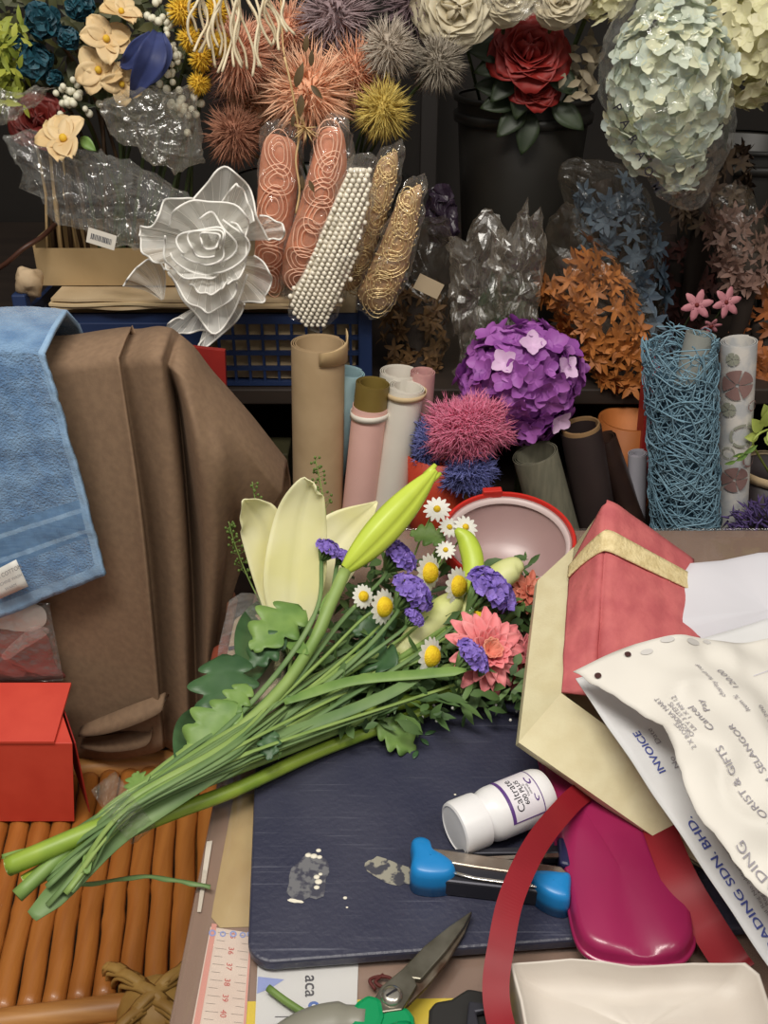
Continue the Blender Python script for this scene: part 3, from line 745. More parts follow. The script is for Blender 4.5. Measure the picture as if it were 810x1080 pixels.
b = MB(); o2 = resample_poly([WZ(u, v, .018) for u, v in ((243, 650), (256, 642), (302, 646), (302, 764), (228, 772), (232, 700))], 50); c = sum(o2, V())/len(o2); P = []
for s, z in ((.98, -.015), (1.04, -.008), (1.05, .004), (1.02, .014), (.97, .0185), (.7, .0195), (.3, .0195), (.02, .0195)):
    P.append([V((c.x+(p.x-c.x)*s, c.y+(p.y-c.y)*s, .018+z+.0012*noise.noise(p*130+V((0, 0, s*5))))) for p in o2])
b.grid(P, loop=True); build('film', b, m_film, pk)
b = MB(); b.prism([WY(u, v, .80) for u, v in ((222, 640), (238, 629), (247, 650), (244, 668), (226, 690), (221, 672))], (0, .03, 0))
zz = min(p.z for p in b.v)
solo('peach_box', b, m_peach, 'small peach card box behind the wrapped pack beside the brown cloth', 'box', sm=False, bevel=.002)
m_redw = mat('red brown wrap', (140, 66, 44), (112, 48, 34), 20, .5)
b = MB(); b.tube(smooth([WZ(u, v, .013) for u, v in ((239, 672), (233, 700), (228, 738))], 14), [.004, .009, .009, .005], 10)
solo('wrapper_roll', b, m_redw, 'rolled red brown wrapper lying along the wrapped pack at the table edge', 'wrapper')
# =================== pink pouch, gift bag, papers, ribbon ===================
m_mag = mat('magenta plastic', (158, 38, 88), (144, 32, 78), 8, .3, coat=.2, bump=.06, bs=12)
pts = [(560, 770), (566, 800), (580, 870), (594, 940), (605, 985), (622, 1006), (650, 1014), (690, 1016), (716, 1013), (730, 1000), (733, 982), (724, 948), (708, 905), (680, 820)]
pts = [(u, v+(8 if v > 960 else 0)) for u, v in pts]
b = MB(); out = smooth_loop([WZ(u, v, .016) for u, v in pts], 80); c = sum(out, V())/len(out); P = []
for s, z in ((.0, -.0035), (.9, -.0035), (.97, -.002), (.995, 0), (1.0, .002), (.985, .003), (.972, .003), (.962, .004), (.948, .0075), (.925, .0100), (.85, .0115), (.6, .0130), (.3, .014), (.0, .014)):
    P.append([V((c.x+(p.x-c.x)*s, c.y+(p.y-c.y)*s, .016+z-.006*0)) for p in out])
b.grid(P, loop=True)
for i, p in enumerate(b.v): b.v[i] = p+V((0, 0, .004*noise.noise(V((p.x*40+p.y*10, p.y*14, 3)))*(1 if p.z > .025 else 0)))
pp = solo('pink_pouch', b, m_mag, 'glossy magenta plastic pouch with rounded bottom lying on the board under the gift bag', 'pouch')

# gift bag: rose paper folded into a ridge, cream card border
m_rose = mat('rose handmade paper', (194, 102, 102), (178, 86, 90), 60, .75, bump=.25, bs=300, detail=6); m_cream = mat('cream card', (218, 209, 172), (210, 199, 160), 60, .7, bump=.08, bs=500)
m_band_ = mat('cream ribbon', (226, 208, 160), (206, 186, 136), 160, .6, stretch=(1, 1, 1), bump=.6, bs=400)
D_ = dict(TL=WY(567, 612, .60), T=WY(605, 577, .635), BL=WY(547, 783, .486), BR=WY(692, 884, .434), IB=WY(592, 731, .508), IT=WY(603, 598, .622))
A = WY(641, 527, .640); A2 = WY(637, 700, .520); 
gb = thing('gift_bag', (D_['BL']+D_['BR'])/2, 'rose and cream paper gift bag with peaked top and woven band lying on the pouch', 'gift bag')
nb = (D_['IB']-D_['IT']).cross(D_['BL']-D_['IT'])
for k_, (u_, v_) in (('TL', (567, 612)), ('T', (605, 577))):     # left border is one flat strip
    r_ = ray(u_, v_); D_[k_] = V((0, 0, H))+r_*(nb.dot(D_['IT']-V((0, 0, H)))/nb.dot(r_))
b = MB()                # cream tray: left border and bottom border, folded
BRr = WY(860, 930, .390); TRr = WY(900, 660, .62)
front = [D_['T'], D_['TL'], D_['BL'], D_['BR'], BRr]
b.add([D_['TL'], D_['BL'], D_['IB'], D_['IT']], [(0, 1, 2, 3)]); b.add([D_['T'], D_['TL'], D_['IT']], [(0, 1, 2)])
nf = (D_['BR']-D_['BL']).cross(D_['IB']-D_['BL'])
def on_flap(u_, v_): r_ = ray(u_, v_); return V((0, 0, H))+r_*(nf.dot(D_['BL']-V((0, 0, H)))/nf.dot(r_))
IBR = on_flap(735, 835); BRr = on_flap(770, 930)
b.add([D_['BL'], D_['BR'], IBR, D_['IB']], [(0, 1, 2, 3)])
b.add([D_['BR'], BRr, IBR], [(0, 1, 2)])
build('cream_border', b, m_cream, gb, sm=False, solid=.006, off=-1)
# ridge surfaces
def ridge(s, t):        # s 0..1 left edge -> ridge -> right edge; t 0..1 top -> bottom
    L0, L1 = D_['IT'], D_['IB']; R0, R1 = WY(730, 591, .640), WY(752, 850, .425); B = WY(628, 735, .505)
    Lq = L0.lerp(L1, t); Rq = R0.lerp(R1, t); Mq = A.lerp(B, t)
    k = .36
    p = Lq.lerp(Mq, s/k) if s < k else Mq.lerp(Rq, (s-k)/(1-k))
    rr = max(0, 1-abs(s-k)/.06); return p+V((0, .003, -.003))*rr*rr
b = MB(); b.grid([[ridge(s/50, t/40)+V((0, -1, .7))*(.0011*noise.noise(V((s*.25, t*.25, 1)))) for s in range(51)] for t in range(41)]); build('rose_panel', b, m_rose, gb, solid=.002, off=-1)
b = MB()
def band(s, t):
    k = .36; l0, l1 = (.165, .0) if s < k else (.165, .085); h0, h1 = (.28, .10) if s < k else (.28, .165)
    q = (k-s)/k if s < k else (s-k)/(1-k); lo = l0+(l1-l0)*q; hi = h0+(h1-h0)*q
    return ridge(s, lo+(hi-lo)*t)+V((-.003*max(0, 1-s/k), -.0034, .0028))
b.grid([[band(s/60, t/6) for s in range(61)] for t in range(7)]); build('woven_band', b, m_band_, gb, solid=.0012, off=0)
b = MB()               # back wall so the bag is a closed body
bl = [D_['TL'], D_['T'], A, WY(730, 591, .640), WY(800, 640, .62), on_flap(770, 930), D_['BR'], D_['BL']]
dn = V((0, .010, -.012)); 
b.add([p+dn for p in bl], [tuple(range(8))])
b.add([p+dn for p in (D_['TL'], D_['BL'])]+[D_['BL'], D_['TL']], [(0, 1, 2, 3)]); b.add([p+dn for p in (D_['BL'], D_['BR'])]+[D_['BR'], D_['BL']], [(0, 1, 2, 3)])
build('back_panel', b, m_cream, gb, sm=False, solid=.002)

# ---------- papers
m_pap = mat('paper white', (234, 230, 222), (226, 222, 214), 9, .75, transl=.15); m_pap2 = mat('invoice paper', (228, 228, 228), (220, 221, 224), 9, .7, transl=.1)
m_gpp = mat('grey white paper', (206, 205, 212), (198, 197, 204), 9, .7)
m_ink = mat('blue ink', (66, 78, 150), rough=.6); m_ing = mat('grey ink', (146, 142, 150), rough=.6); m_hole = mat('hole dark', (60, 26, 24), rough=.8); m_lila = mat('lilac wash', (176, 174, 208), (196, 194, 216), 30, .6)
# lower invoice: strip showing along the left edge
def patch4(c00, c10, c01, c11, amp, sc, seed):
    def f(x, y):
        p = c00.lerp(c10, x).lerp(c01.lerp(c11, x), y)
        return p+V((0, -.55, .8))*(amp*(noise.noise(V((x*sc, y*sc, seed)))+.45*noise.noise(V((x*sc*2.7, y*sc*2.7, seed+4)))))
    return f
def sheet(mb, f, nu, nv, x0=0., x1=1., y0=0., y1=1.):
    mb.grid([[f(x0+(x1-x0)*i/nu, y0+(y1-y0)*j/nv) for i in range(nu+1)] for j in range(nv+1)])
# x runs along the left edge from the top corner down; y runs to the right
inv = thing('invoice', WY(700, 900, .47), 'printed invoice sheet with blue lettering lying under the crumpled receipt', 'paper')
c00 = WY(607, 716, .498); c10 = WY(822, 1036, .325); c01 = WY(850, 640, .585); c11 = WY(1000, 900, .395)
fi = patch4(c00, c10, c01, c11, .0035, 3.0, 2.)
Li = (c10-c00).length; Wi = (c01-c00).length
b = MB(); sheet(b, fi, 50, 40); build('sheet', b, m_pap2, inv, solid=.0005, off=1)
up = V((0, -.0012, .0016))*.6
def itx(mb, s, size, x, y, bold=False, rot=PI, mi=0):     # lettering running up the left edge (x metres along, y metres in)
    put_text(mb, s, size, lambda a, c: fi((x-a)/Li, (y-c)/Wi)+up, bold=bold, mi=mi)
for a_ in (('INVOICE', .0078, .31*Li, .016, True), ('TRADING SDN. BHD.', .0092, .745*Li, .0125, True), ('H', .011, .60*Li, .028, True)):
    b = MB(); itx(b, *a_); build('lettering', b, m_ink, inv, sm=False)
for a_ in (('Tel Fax Email Reg No address street\nTel Fax Email Reg No address street', .0042, .80*Li, .026), ('Date', .006, .27*Li, .026), ('No', .006, .37*Li, .028)):
    b = MB(); itx(b, *a_); build('small_print', b, m_ing, inv, sm=False)
# upper receipt, crumpled, its lower left side curled back
rc = thing('receipt', WY(720, 780, .50), 'crumpled white receipt with faint grey print and two punched holes on top of the invoice', 'paper')
r00 = WY(604, 709, .488); r10 = WY(880, 1090, .285); r01 = WY(880, 655, .560); r11 = WY(1010, 870, .385)
def fr_(x, y):
    p = r00.lerp(r10, x).lerp(r01.lerp(r11, x), y)
    n = V((0, -.55, .83))
    lift = .010+.012*math.sin(PI*min(1, y*1.6))*(1-.3*x)
    nz = .012*noise.noise(V((x*3.2, y*3.2, 7)))+.006*noise.noise(V((x*7.5+3, y*7.5, 9)))
    ridg = .006*(1-abs(noise.noise(V((x*5, y*5, 21))))*2.2)
    return p+n*(lift*min(1, .15+(x+y)*2)+(nz+ridg)*min(1, (x+y)*2.5))+V((0, .006, .012))*math.sin(y*7)*.5*(1-x)
def edge_y(x):          # left border of the visible sheet: starts at the corner and drifts in, torn
    K = ((0, 0), (.154, .067), (.254, .108), (.35, .081), (.487, .030), (.7, .045), (1.01, .06))
    for (a, p), (c, q) in zip(K, K[1:]):
        if x <= c: break
    return p+(q-p)*(x-a)/(c-a)+.008*noise.noise(V((x*30, 0, 0)))+.004*noise.noise(V((x*80, 1, 0)))
b = MB(); P = []
for i in range(71):
    x = i/70; e = max(0., edge_y(x)) if x > .01 else 0
    P.append([fr_(x, e+(1-e)*(j/54)) for j in range(55)])
b.grid(P); build('sheet', b, m_pap, rc, solid=.0005, off=1)
Lr = (r10-r00).length; Wr = (r01-r00).length
def rtx(mb, s, size, x, y, bold=False, mi=0):
    put_text(mb, s, size, lambda a, c: fr_(x-a/Lr, y-c/Wr)+up, bold=bold, mi=mi)
b = MB()
rtx(b, '120.00', .0075, .17, .43); rtx(b, 'charity fund ref', .0050, .17, .36); rtx(b, 'ORCHIDEA MART', .0042, .25, .155); rtx(b, 'LILY 3 STEMS', .0042, .26, .175); rtx(b, '1 X RM 12', .0042, .235, .195); rtx(b, '2 X ROSES', .0042, .31, .140)
rtx(b, '$ 3.200', .0070, .33, .47); rtx(b, 'Item %', .0055, .27, .40); rtx(b, 'DE FLORIST & GIFTS', .0075, .52, .20); rtx(b, 'SHAH ALAM, SELANGOR', .0072, .50, .30); rtx(b, 'Cancel', .0075, .285, .225)
rtx(b, 'Pay', .007, .25, .27); rtx(b, 'TRADING', .0095, .68, .085)
build('print', b, m_ing, rc, sm=False)
b = MB()
for (x, w_) in ((.155, .5), (.36, .42), (.45, .4)):
    b.grid([[fr_(x+.0015*k-.16*(y/20)*w_, .55+y/20*w_)+up for k in range(2)] for y in range(21)])
build('ruled_line', b, m_lila, rc, sm=False)
b = MB()
for (x, y, r) in ((.045, .05, .0021), (.025, .16, .0021)):
    b.add([fr_(x+r*math.cos(a)/Lr, y+r*math.sin(a)/Wr)+up for a in [2*PI*i/14 for i in range(14)]], [tuple(range(14))])
build('punched_hole', b, m_hole, rc, sm=False)
m_smu = mat('grey smudge', (196, 193, 190), rough=.8)
for sx_, sy_, sr_ in ((.012, .30, .0032), (.02, .39, .0036), (.012, .45, .0022), (.035, .22, .003)):
    b = MB(); b.add([fr_(sx_+sr_*.7*math.cos(a)/Lr, sy_+sr_*1.5*math.sin(a)/Wr)+up*.45 for a in [2*PI*i/16 for i in range(16)]], [tuple(range(16))]); build('smudge', b, m_smu, rc, sm=False)
# grey white paper bag behind
b = MB(); g00 = WY(727, 588, .632); g10 = WY(880, 580, .63); g01 = WY(690, 668, .568); g11 = WY(880, 720, .56)
out = [WY(u, v, Y) for u, v, Y in ((728, 594, .628), (762, 591, .63), (800, 583, .63), (900, 578, .63), (900, 720, .55), (760, 715, .545), (700, 706, .545), (689, 662, .565), (700, 640, .585), (716, 612, .61))]
puff(b, resample_poly(out, 60), .022, nrm=(0, -.6, .8), noise_amp=.006, nscale=22, rings=8)
solo('paper_bag', b, m_gpp, 'greyish white folded paper bag behind the crumpled receipt', 'paper bag')

# ---------- red ribbon
m_rib = mat('red satin ribbon', (142, 30, 40), (128, 24, 34), 20, .5, spec=.3)
def ribbon(pts, wdt, n=120):
    q = smooth([WY(u, v, Y) if Y > .2 else WZ(u, v, Y) for u, v, Y in pts], n); P = []
    for i, p in enumerate(q):
        t = (q[min(i+1, n-1)]-q[max(i-1, 0)]).normalized(); vw = (p-V((0, 0, H))).normalized()
        s = t.cross(vw).normalized()*wdt/2; P.append([p-s, p+s])
    return P
rb = thing('satin_ribbon', WZ(540, 980, .03), 'dark red satin ribbon looping down over the stapler beside the pink pouch', 'ribbon')
b = MB(); b.grid(ribbon([(622, 830, .033), (600, 848, .040), (566, 890, .050), (540, 945, .050), (528, 1000, .044), (523, 1040, .036), (527, 1075, .028), (540, 1115, .016)], .0145)); build('strand', b, m_rib, rb, solid=.0006, sm=False)
b = MB(); b.grid(ribbon([(690, 860, .034), (716, 925, .034), (745, 975, .024), (770, 1014, .0135), (780, 1028, .0128)], .021)); build('strand', b, m_rib, rb, solid=.0006, sm=False)
# =================== the flower bunch on the board ===================
m_stl = mat('lily stem', (148, 172, 62), (122, 152, 50), 12, .45, stretch=(3, 3, 3)); m_stm = mat('stem green', (142, 166, 92), (116, 146, 74), 25, .5); m_std = mat('stem dark green', (116, 142, 88), (88, 118, 70), 25, .55)
m_lf = mat('leaf green', (132, 164, 86), (102, 138, 68), 40, .5, transl=.15); m_lfd = mat('dark leaf', (74, 108, 68), (52, 86, 52), 30, .45, transl=.1); m_fol = mat('filler green', (104, 134, 72), (74, 104, 54), 30, .6, island=(58, 86, 46), transl=.1)
m_lily = mat('lily petal', (255, 252, 216), (250, 246, 186), 16, .5, transl=.25); m_bud = mat('lily bud', (196, 214, 78), (172, 196, 62), 18, .42); m_pbud = mat('pale bud', (236, 236, 178), (214, 222, 134), 20, .45, transl=.15)
m_pur = mat('statice violet', (122, 98, 186), (96, 76, 160), 80, .7, island=(146, 120, 204)); m_cal = mat('calyx green', (110, 140, 82), (90, 118, 66), 60, .6)
m_dw = mat('daisy white', (240, 240, 232), rough=.6, transl=.2); m_dy = mat('daisy yellow', (238, 206, 30), (222, 180, 20), 200, .7, bump=.6, bs=900)
m_pk = mat('chrysanthemum pink', (250, 164, 164), (240, 130, 138), 50, .55, transl=.2, island=(246, 146, 150)); m_pkc = mat('chrysanthemum heart', (246, 176, 150), (236, 140, 120), 90, .6, transl=.2); m_pe = mat('peach petal', (236, 150, 124), (220, 120, 98), 60, .55, transl=.2)
G = 'flowers of the tied bunch'
def stem_pts(pts, n=34): return smooth([WZ(u, v, z) for u, v, z in pts], n)
def stem(t, pts, r, m=None, flat=1., n=34, name='stem'):
    b = MB(); q = stem_pts(pts, n); b.tube(q, r, 8, flat=flat); return build(name, b, m or m_stm, t), q
def fl(name, u, v, z, label, cat): return thing(name, WZ(u, v, z), label, cat, G)

# lily: open bloom and green bud
def broad_petal(b, pts, widths, cup=.25, edge=0., tw=V((0, 0, 0))):
    q = smooth([WY(u, v, Y) for u, v, Y in pts], 22); n = len(q); P = []
    ww = smooth([V((w, 0, 0)) for w in widths], n)
    for i, p in enumerate(q):
        t = (q[min(i+1, n-1)]-q[max(i-1, 0)]).normalized(); vw = (p-V((0, 0, H))).normalized()
        s = t.cross(vw+tw).normalized(); nn = s.cross(t).normalized()
        if nn.dot(vw) > 0: nn = -nn
        w = max(.2, ww[i].x)*px(p)/2; row = []
        for j in range(13):
            a = j/6-1
            row.append(p+s*(a*w)+nn*(w*cup*a*a-w*.10*max(0, 1-abs(a)*5)+edge*w*abs(a)**3*math.sin(i*.8+a*3)))
        P.append(row)
    b.grid(P)
li = fl('lily', 305, 672, .06, 'pale yellow open lily bloom with its big green bud at the top of the bunch', 'flower')
for pts, wd, c in (([(304, 672, .655), (330, 612, .70), (362, 565, .725), (398, 529, .735)], [24, 62, 58, 3], .22),
                   ([(302, 676, .640), (292, 610, .665), (276, 555, .675), (264, 536, .672), (256, 527, .66)], [24, 48, 48, 34, 5], .3),
                   ([(305, 676, .635), (310, 615, .655), (317, 550, .672), (326, 516, .674), (331, 509, .668)], [28, 64, 56, 36, 12], .25)):
    b = MB(); broad_petal(b, pts, wd, c, .05); build('petal', b, m_lily, li, solid=.0008)
p0, p1 = WY(364, 600, .645), WY(459, 496, .705); ax = (p1-p0); L_ = ax.length; M_ = Matrix.Translation(p0) @ V((0, 0, 1)).rotation_difference(ax).to_matrix().to_4x4()
b = MB(); P = []
for i in range(25):
    t = i/24; r = .0135*(math.sin(PI*(.06+.90*t)**.9))**.75*(1.0 if t < .9 else 1.0)
    P.append([M_ @ V((math.cos(a)*r*(1+.10*math.cos(3*a+.6)-.10*max(0, math.cos(6*a+1.2))**6), math.sin(a)*r*(1+.10*math.cos(3*a+.6)-.10*max(0, math.cos(6*a+1.2))**6), t*L_)) for a in [2*PI*j/36 for j in range(36)]])
b.grid(P, loop=True); b.tube([M_ @ V((.002, 0, L_*.9)), M_ @ V((.0052, .001, L_*1.015))], [.004, .0016], 8); b.tube([M_ @ V((-.002, 0, L_*.92)), M_ @ V((-.003, -.001, L_*1.03))], [.004, .0018], 8)
build('bud', b, m_bud, li)
stem(li, [(364, 602, .100), (347, 640, .085), (330, 678, .07), (290, 735, .055), (225, 790, .047), (140, 845, .042), (70, 898, .03), (18, 945, .022)], [.0052, .0045, .0042, .0045], m_stm)
b = MB()
for o, d, L, W in (((338, 655, .08), (356, 612, .095), 48, 14), ((325, 690, .07), (296, 668, .07), 40, 16)):
    q = WZ(*o); e = WZ(*d); leaf(b, q, e-q, (e-q).length*1.05, W*px(q), nrm=(0, -.5, .85))
build('leaf', b, m_lf, li)
# broad dark lily leaves
for u0, v0, z0, u1, v1, Y1, W, lab in ((262, 722, .05, 281, 612, .715, 50, 'broad dark lily leaf standing left of the pale bloom'), (188, 806, .045, 214, 728, .60, 34, 'dark lily leaf rising beside the hem of the brown cloth')):
    q = WZ(u0, v0, z0); e = WY(u1, v1, Y1); b = MB(); leaf(b, q, e-q, (e-q).length, W*px(q), nrm=(.15, -.8, .5), curl=-.25, cup=.15, nu=12)
    solo('lily_leaf', b, m_lfd, lab, 'leaf', G, solid=.0006)
# two thick lily stems along the lower side
for pts, r, lab, k in (([(8, 914, .030), (60, 892, .036), (150, 852, .038), (230, 806, .036), (310, 772, .034), (400, 746, .034), (478, 731, .034)], .0056, 'upper of the two thick light green lily stems', 1),
                    ([(26, 932, .020), (90, 895, .024), (180, 858, .026), (250, 832, .025), (330, 795, .022), (400, 768, .022), (455, 748, .024)], .0050, 'lower of the two thick light green lily stems, nearest the board', 2)):
    t = fl('lily_stalk', pts[0][0], pts[0][1], pts[0][2], lab, 'stem'); _, q = stem(t, pts, [r*1.1, r, r*.95, r*.9], m_stl)
    b = MB(); d = (q[0]-q[1]).normalized(); b.lathe([(0, .0003), (r*1.0, .0003), (r*1.05, -.0005)], Matrix.Translation(q[0]) @ V((0, 0, 1)).rotation_difference(d).to_matrix().to_4x4(), 14); build('cut_end', b, mat('cut end', (206, 216, 150), rough=.6) if k == 1 else bpy.data.materials['cut end'], t)

# statice sprigs
def statice(u, v, z, r, axis, pts, lab, sr=.0022):
    t = fl('statice_sprig', u, v, z, lab, 'flower'); c = WZ(u, v, z); ax = V((.45+.5*axis[0], .15, .8)).normalized(); rr = r*px(c)
    b = MB()
    for d in fib(150):
        if d.dot(ax) < .12: continue
        p = c+(d-ax*d.dot(ax)*.45)*rr*1.12*R.uniform(.9, 1.08)
        star_flower(b, p, (d+V((R.gauss(0, .3), R.gauss(0, .3), R.gauss(0, .3)))), rr*.30, 4, .5, .5, R.uniform(0, 6))
    build('flower_head', b, m_pur, t)
    b = MB()
    for d in fib(70):
        if d.dot(ax) > .35: continue
        b.spike(c-ax*rr*1.25, c+(d-ax*d.dot(ax)*.6)*rr*1.0+ax*rr*.05, rr*.16)
    build('calyx', b, m_cal, t)
    pp_ = [(c-ax*rr*1.1)]+[WZ(*q) for q in pts]
    b = MB(); q = smooth(pp_, 36); b.tube(q, [sr*.8, sr, sr, sr*1.2], 7, flat=.55); build('stem', b, m_std if sr > .0021 else m_stm, t)
    return t
def tie(o, z=.045): return (140+o*.6, 846+o, z)
ST = [
 (346, 580, .105, 12, (.1, -.4, .9), [(335, 640, .085), (300, 700, .065), (230, 775, .05), tie(-6), (75, 880, .03)], 'violet statice sprig against the lily bloom, small round head'),
 (362, 588, .098, 9, (.5, -.3, .8), [(345, 645, .08), (310, 705, .06), (240, 775, .05), tie(-3), (70, 893, .03)], 'smallest violet statice sprig between the lily bloom and the bud'),
 (420, 588, .088, 17, (.5, -.3, .8), [(402, 612, .08), (360, 655, .07), (310, 720, .056), (240, 785, .048), tie(0), (60, 908, .026)], 'violet statice sprig just under the green lily bud'),
 (434, 626, .082, 20, (.5, -.5, .75), [(416, 650, .072), (380, 690, .062), (320, 740, .052), (240, 795, .045), tie(3), (62, 918, .024)], 'large violet statice sprig in the middle of the bunch'),
 (436, 652, .074, 10, (.4, -.7, .5), [(420, 668, .068), (370, 705, .056), (310, 750, .05), (240, 800, .042), tie(4), (90, 905, .026)], 'small violet statice head below the large middle sprig'),
 (516, 624, .078, 25, (.55, -.25, .8), [(494, 648, .07), (440, 690, .06), (360, 740, .052), (260, 800, .046), tie(6), (80, 915, .024)], 'largest violet statice sprig above the pink chrysanthemum'),
 (497, 693, .068, 17, (.7, -.5, .55), [(470, 707, .055), (400, 716, .052), (330, 745, .05), (250, 800, .042), tie(8), (50, 955, .018)], 'violet statice sprig in front of the pink chrysanthemum'),
]
for s in ST: statice(*s)
# daisies
def daisy(u, v, z, r, axis, pts, lab, dome=.55, n=15, pl=1.0, cat='flower', name='white_daisy', sr=.0013):
    t = fl(name, u, v, z, lab, cat); c = WZ(u, v, z); ax = V(axis).normalized(); x = ax.orthogonal().normalized(); y = ax.cross(x); rr = r*px(c)
    b = MB()
    for k in range(n):
        a = 2*PI*k/n; d = x*math.cos(a)+y*math.sin(a); b.petal(frame(c+d*rr*dome*.55, d+ax*.12, ax), rr*pl*(1-.55*dome)+rr*.1, rr*.42, curl=-.35, cup=.1, nu=4, nv=2, q=.5)
    build('petals', b, m_dw, t)
    b = MB(); b.sph(c+ax*rr*.06, rr*dome, 14, 8, M=V((0, 0, 1)).rotation_difference(ax).to_matrix(), sq=(1, 1, .8)); build('heart', b, m_dy, t)
    b = MB(); q = smooth([c-ax*rr*.1]+[WZ(*q) for q in pts], 30); b.tube(q, [sr, sr*1.1, sr*1.3], 6); build('stem', b, m_stm, t)
DA = [
 (404, 640, .078, 18, (.78, -.55, .28), [(380, 655, .07), (330, 705, .058), (250, 775, .05), tie(-8), (85, 876, .032)], 'white daisy with yellow heart left of the middle statice', .62),
 (383, 629, .080, 12, (.5, -.6, .5), [(365, 650, .07), (320, 700, .058), (245, 772, .05), tie(-10), (92, 872, .032)], 'small white daisy peeping behind the left daisy', .5),
 (452, 604, .076, 19, (.78, -.55, .28), [(435, 625, .065), (380, 680, .055), (300, 745, .048), tie(-1), (74, 886, .03)], 'white daisy with yellow heart under the small chamomile blooms', .6),
 (482, 618, .074, 19, (.78, -.55, .28), [(465, 640, .062), (400, 690, .052), (310, 745, .048), tie(1), (60, 900, .028)], 'white daisy with yellow heart beside the largest statice sprig', .62),
 (454, 692, .064, 19, (.78, -.55, .28), [(435, 700, .055), (370, 725, .052), (300, 760, .046), tie(5), (40, 930, .022)], 'lowest white daisy with yellow heart left of the pink chrysanthemum', .62),
 (507, 650, .060, 15, (.6, -.4, .6), [(485, 665, .055), (420, 700, .05), (320, 750, .046), tie(7), (66, 916, .022)], 'white daisy half hidden above the pink chrysanthemum', .7),
]
for d in DA: daisy(*d)
for u, v, r, lab in ((461, 537, 15, 'small chamomile bloom highest, right of the green bud tip'), (491, 556, 14, 'small chamomile bloom against the red rimmed tub'), (474, 556, 12, 'small chamomile bloom between two others by the tub'), (470, 580, 11, 'lowest small chamomile bloom above the daisies')):
    daisy(u, v, .10-.0004*(v-537), r*.82, (R.uniform(-.2, .4), -.55, .8), [(u-15, v+25, .07), (400, 670, .055), (300, 745, .048), tie(R.uniform(-6, 6)), (70+R.uniform(-10, 15), 895+R.uniform(-8, 10), .028)], lab, .32, 13, 1.15, name='chamomile', sr=.0009)

# pink chrysanthemum
def chrys(u, v, z, r, axis, pts, lab, m, name='chrysanthemum', rings=((1.0, 15, .15), (.86, 14, .35), (.66, 12, .62), (.42, 10, 1.0)), hm=None):
    t = fl(name, u, v, z, lab, 'flower'); c = WZ(u, v, z); ax = V(axis).normalized(); x = ax.orthogonal().normalized(); y = ax.cross(x); rr = r*px(c)
    for kx, (L, n, up_) in enumerate(rings):
        b = MB()
        for k in range(n):
            a = 2*PI*(k+.5*kx)/n+R.uniform(-.1, .1); d = x*math.cos(a)+y*math.sin(a); Lr_ = rr*L*R.uniform(.88, 1.08)
            b.petal(frame(c+ax*rr*.04*kx, d+ax*up_, ax-d*up_*.6), Lr_, rr*.33*(.75+.25*L), curl=-.25 if kx < 2 else .35, cup=.55, nu=6, nv=4, p=1.35, q=.75)
        build('petal_ring' if kx < len(rings)-1 else 'heart', b, m if kx < len(rings)-1 else (hm or m_pkc), t, solid=.0005)
    b = MB(); q = smooth([c-ax*rr*.1]+[WZ(*q) for q in pts], 30); b.tube(q, [.003, .0032], 8); build('stem', b, m_stm, t)
chrys(513, 688, .058, 47, (.25, -.60, .75), [(470, 712, .04), (400, 735, .04), (300, 775, .038), tie(10, .036), (50, 925, .02)], 'large pink chrysanthemum in full bloom at the right end of the bunch', m_pk)
chrys(547, 700, .040, 34, (.55, -.60, .55), [(500, 725, .032), (420, 745, .03), (320, 785, .032), tie(12, .032), (62, 930, .018)], 'pink chrysanthemum partly hidden between the large one and the gift bag', m_pk)
chrys(556, 626, .050, 26, (.3, -.5, .8), [(530, 660, .04), (470, 705, .036), (330, 770, .034), tie(9, .034), (72, 925, .02)], 'small peach chrysanthemum beside the cream border of the gift bag', m_pe, rings=((1.0, 10, .3), (.7, 9, .6), (.4, 7, 1.0)), hm=m_pe)

# pale lily buds deeper in the bunch
def budt(pts, wd, lab, m, st):
    q = smooth([WZ(*p) for p in pts], 18); n = len(q); t = fl('lily_bud', pts[0][0], pts[0][1], pts[0][2], lab, 'flower bud')
    b = MB(); b.tube(q, [max(.0004, wd*px(q[0])/2*math.sin(PI*(.10+.86*i/(n-1)))**.7) for i in range(n)], 14, flat=.85); build('bud', b, m, t)
    b = MB(); b.tube(smooth([q[0]]+[WZ(*p) for p in st], 24), .0026, 8); build('stem', b, m_stm, t)
budt([(488, 650, .05), (515, 618, .062), (540, 600, .072), (552, 596, .076)], 32, 'pale cream lily bud in front of the red rimmed tub', m_pbud, [(440, 690, .045), (330, 755, .045), tie(2)])
budt([(490, 625, .06), (499, 598, .075), (493, 572, .088), (481, 558, .098)], 24, 'light green lily bud bent upright beside the chamomile blooms', m_bud, [(470, 660, .05), (340, 745, .045), tie(-2)])
budt([(420, 690, .045), (450, 660, .05), (474, 638, .058), (486, 630, .06)], 34, 'pale lily bud buried between the statice and the daisies', m_pbud, [(380, 715, .045), (310, 755, .045), tie(0)])

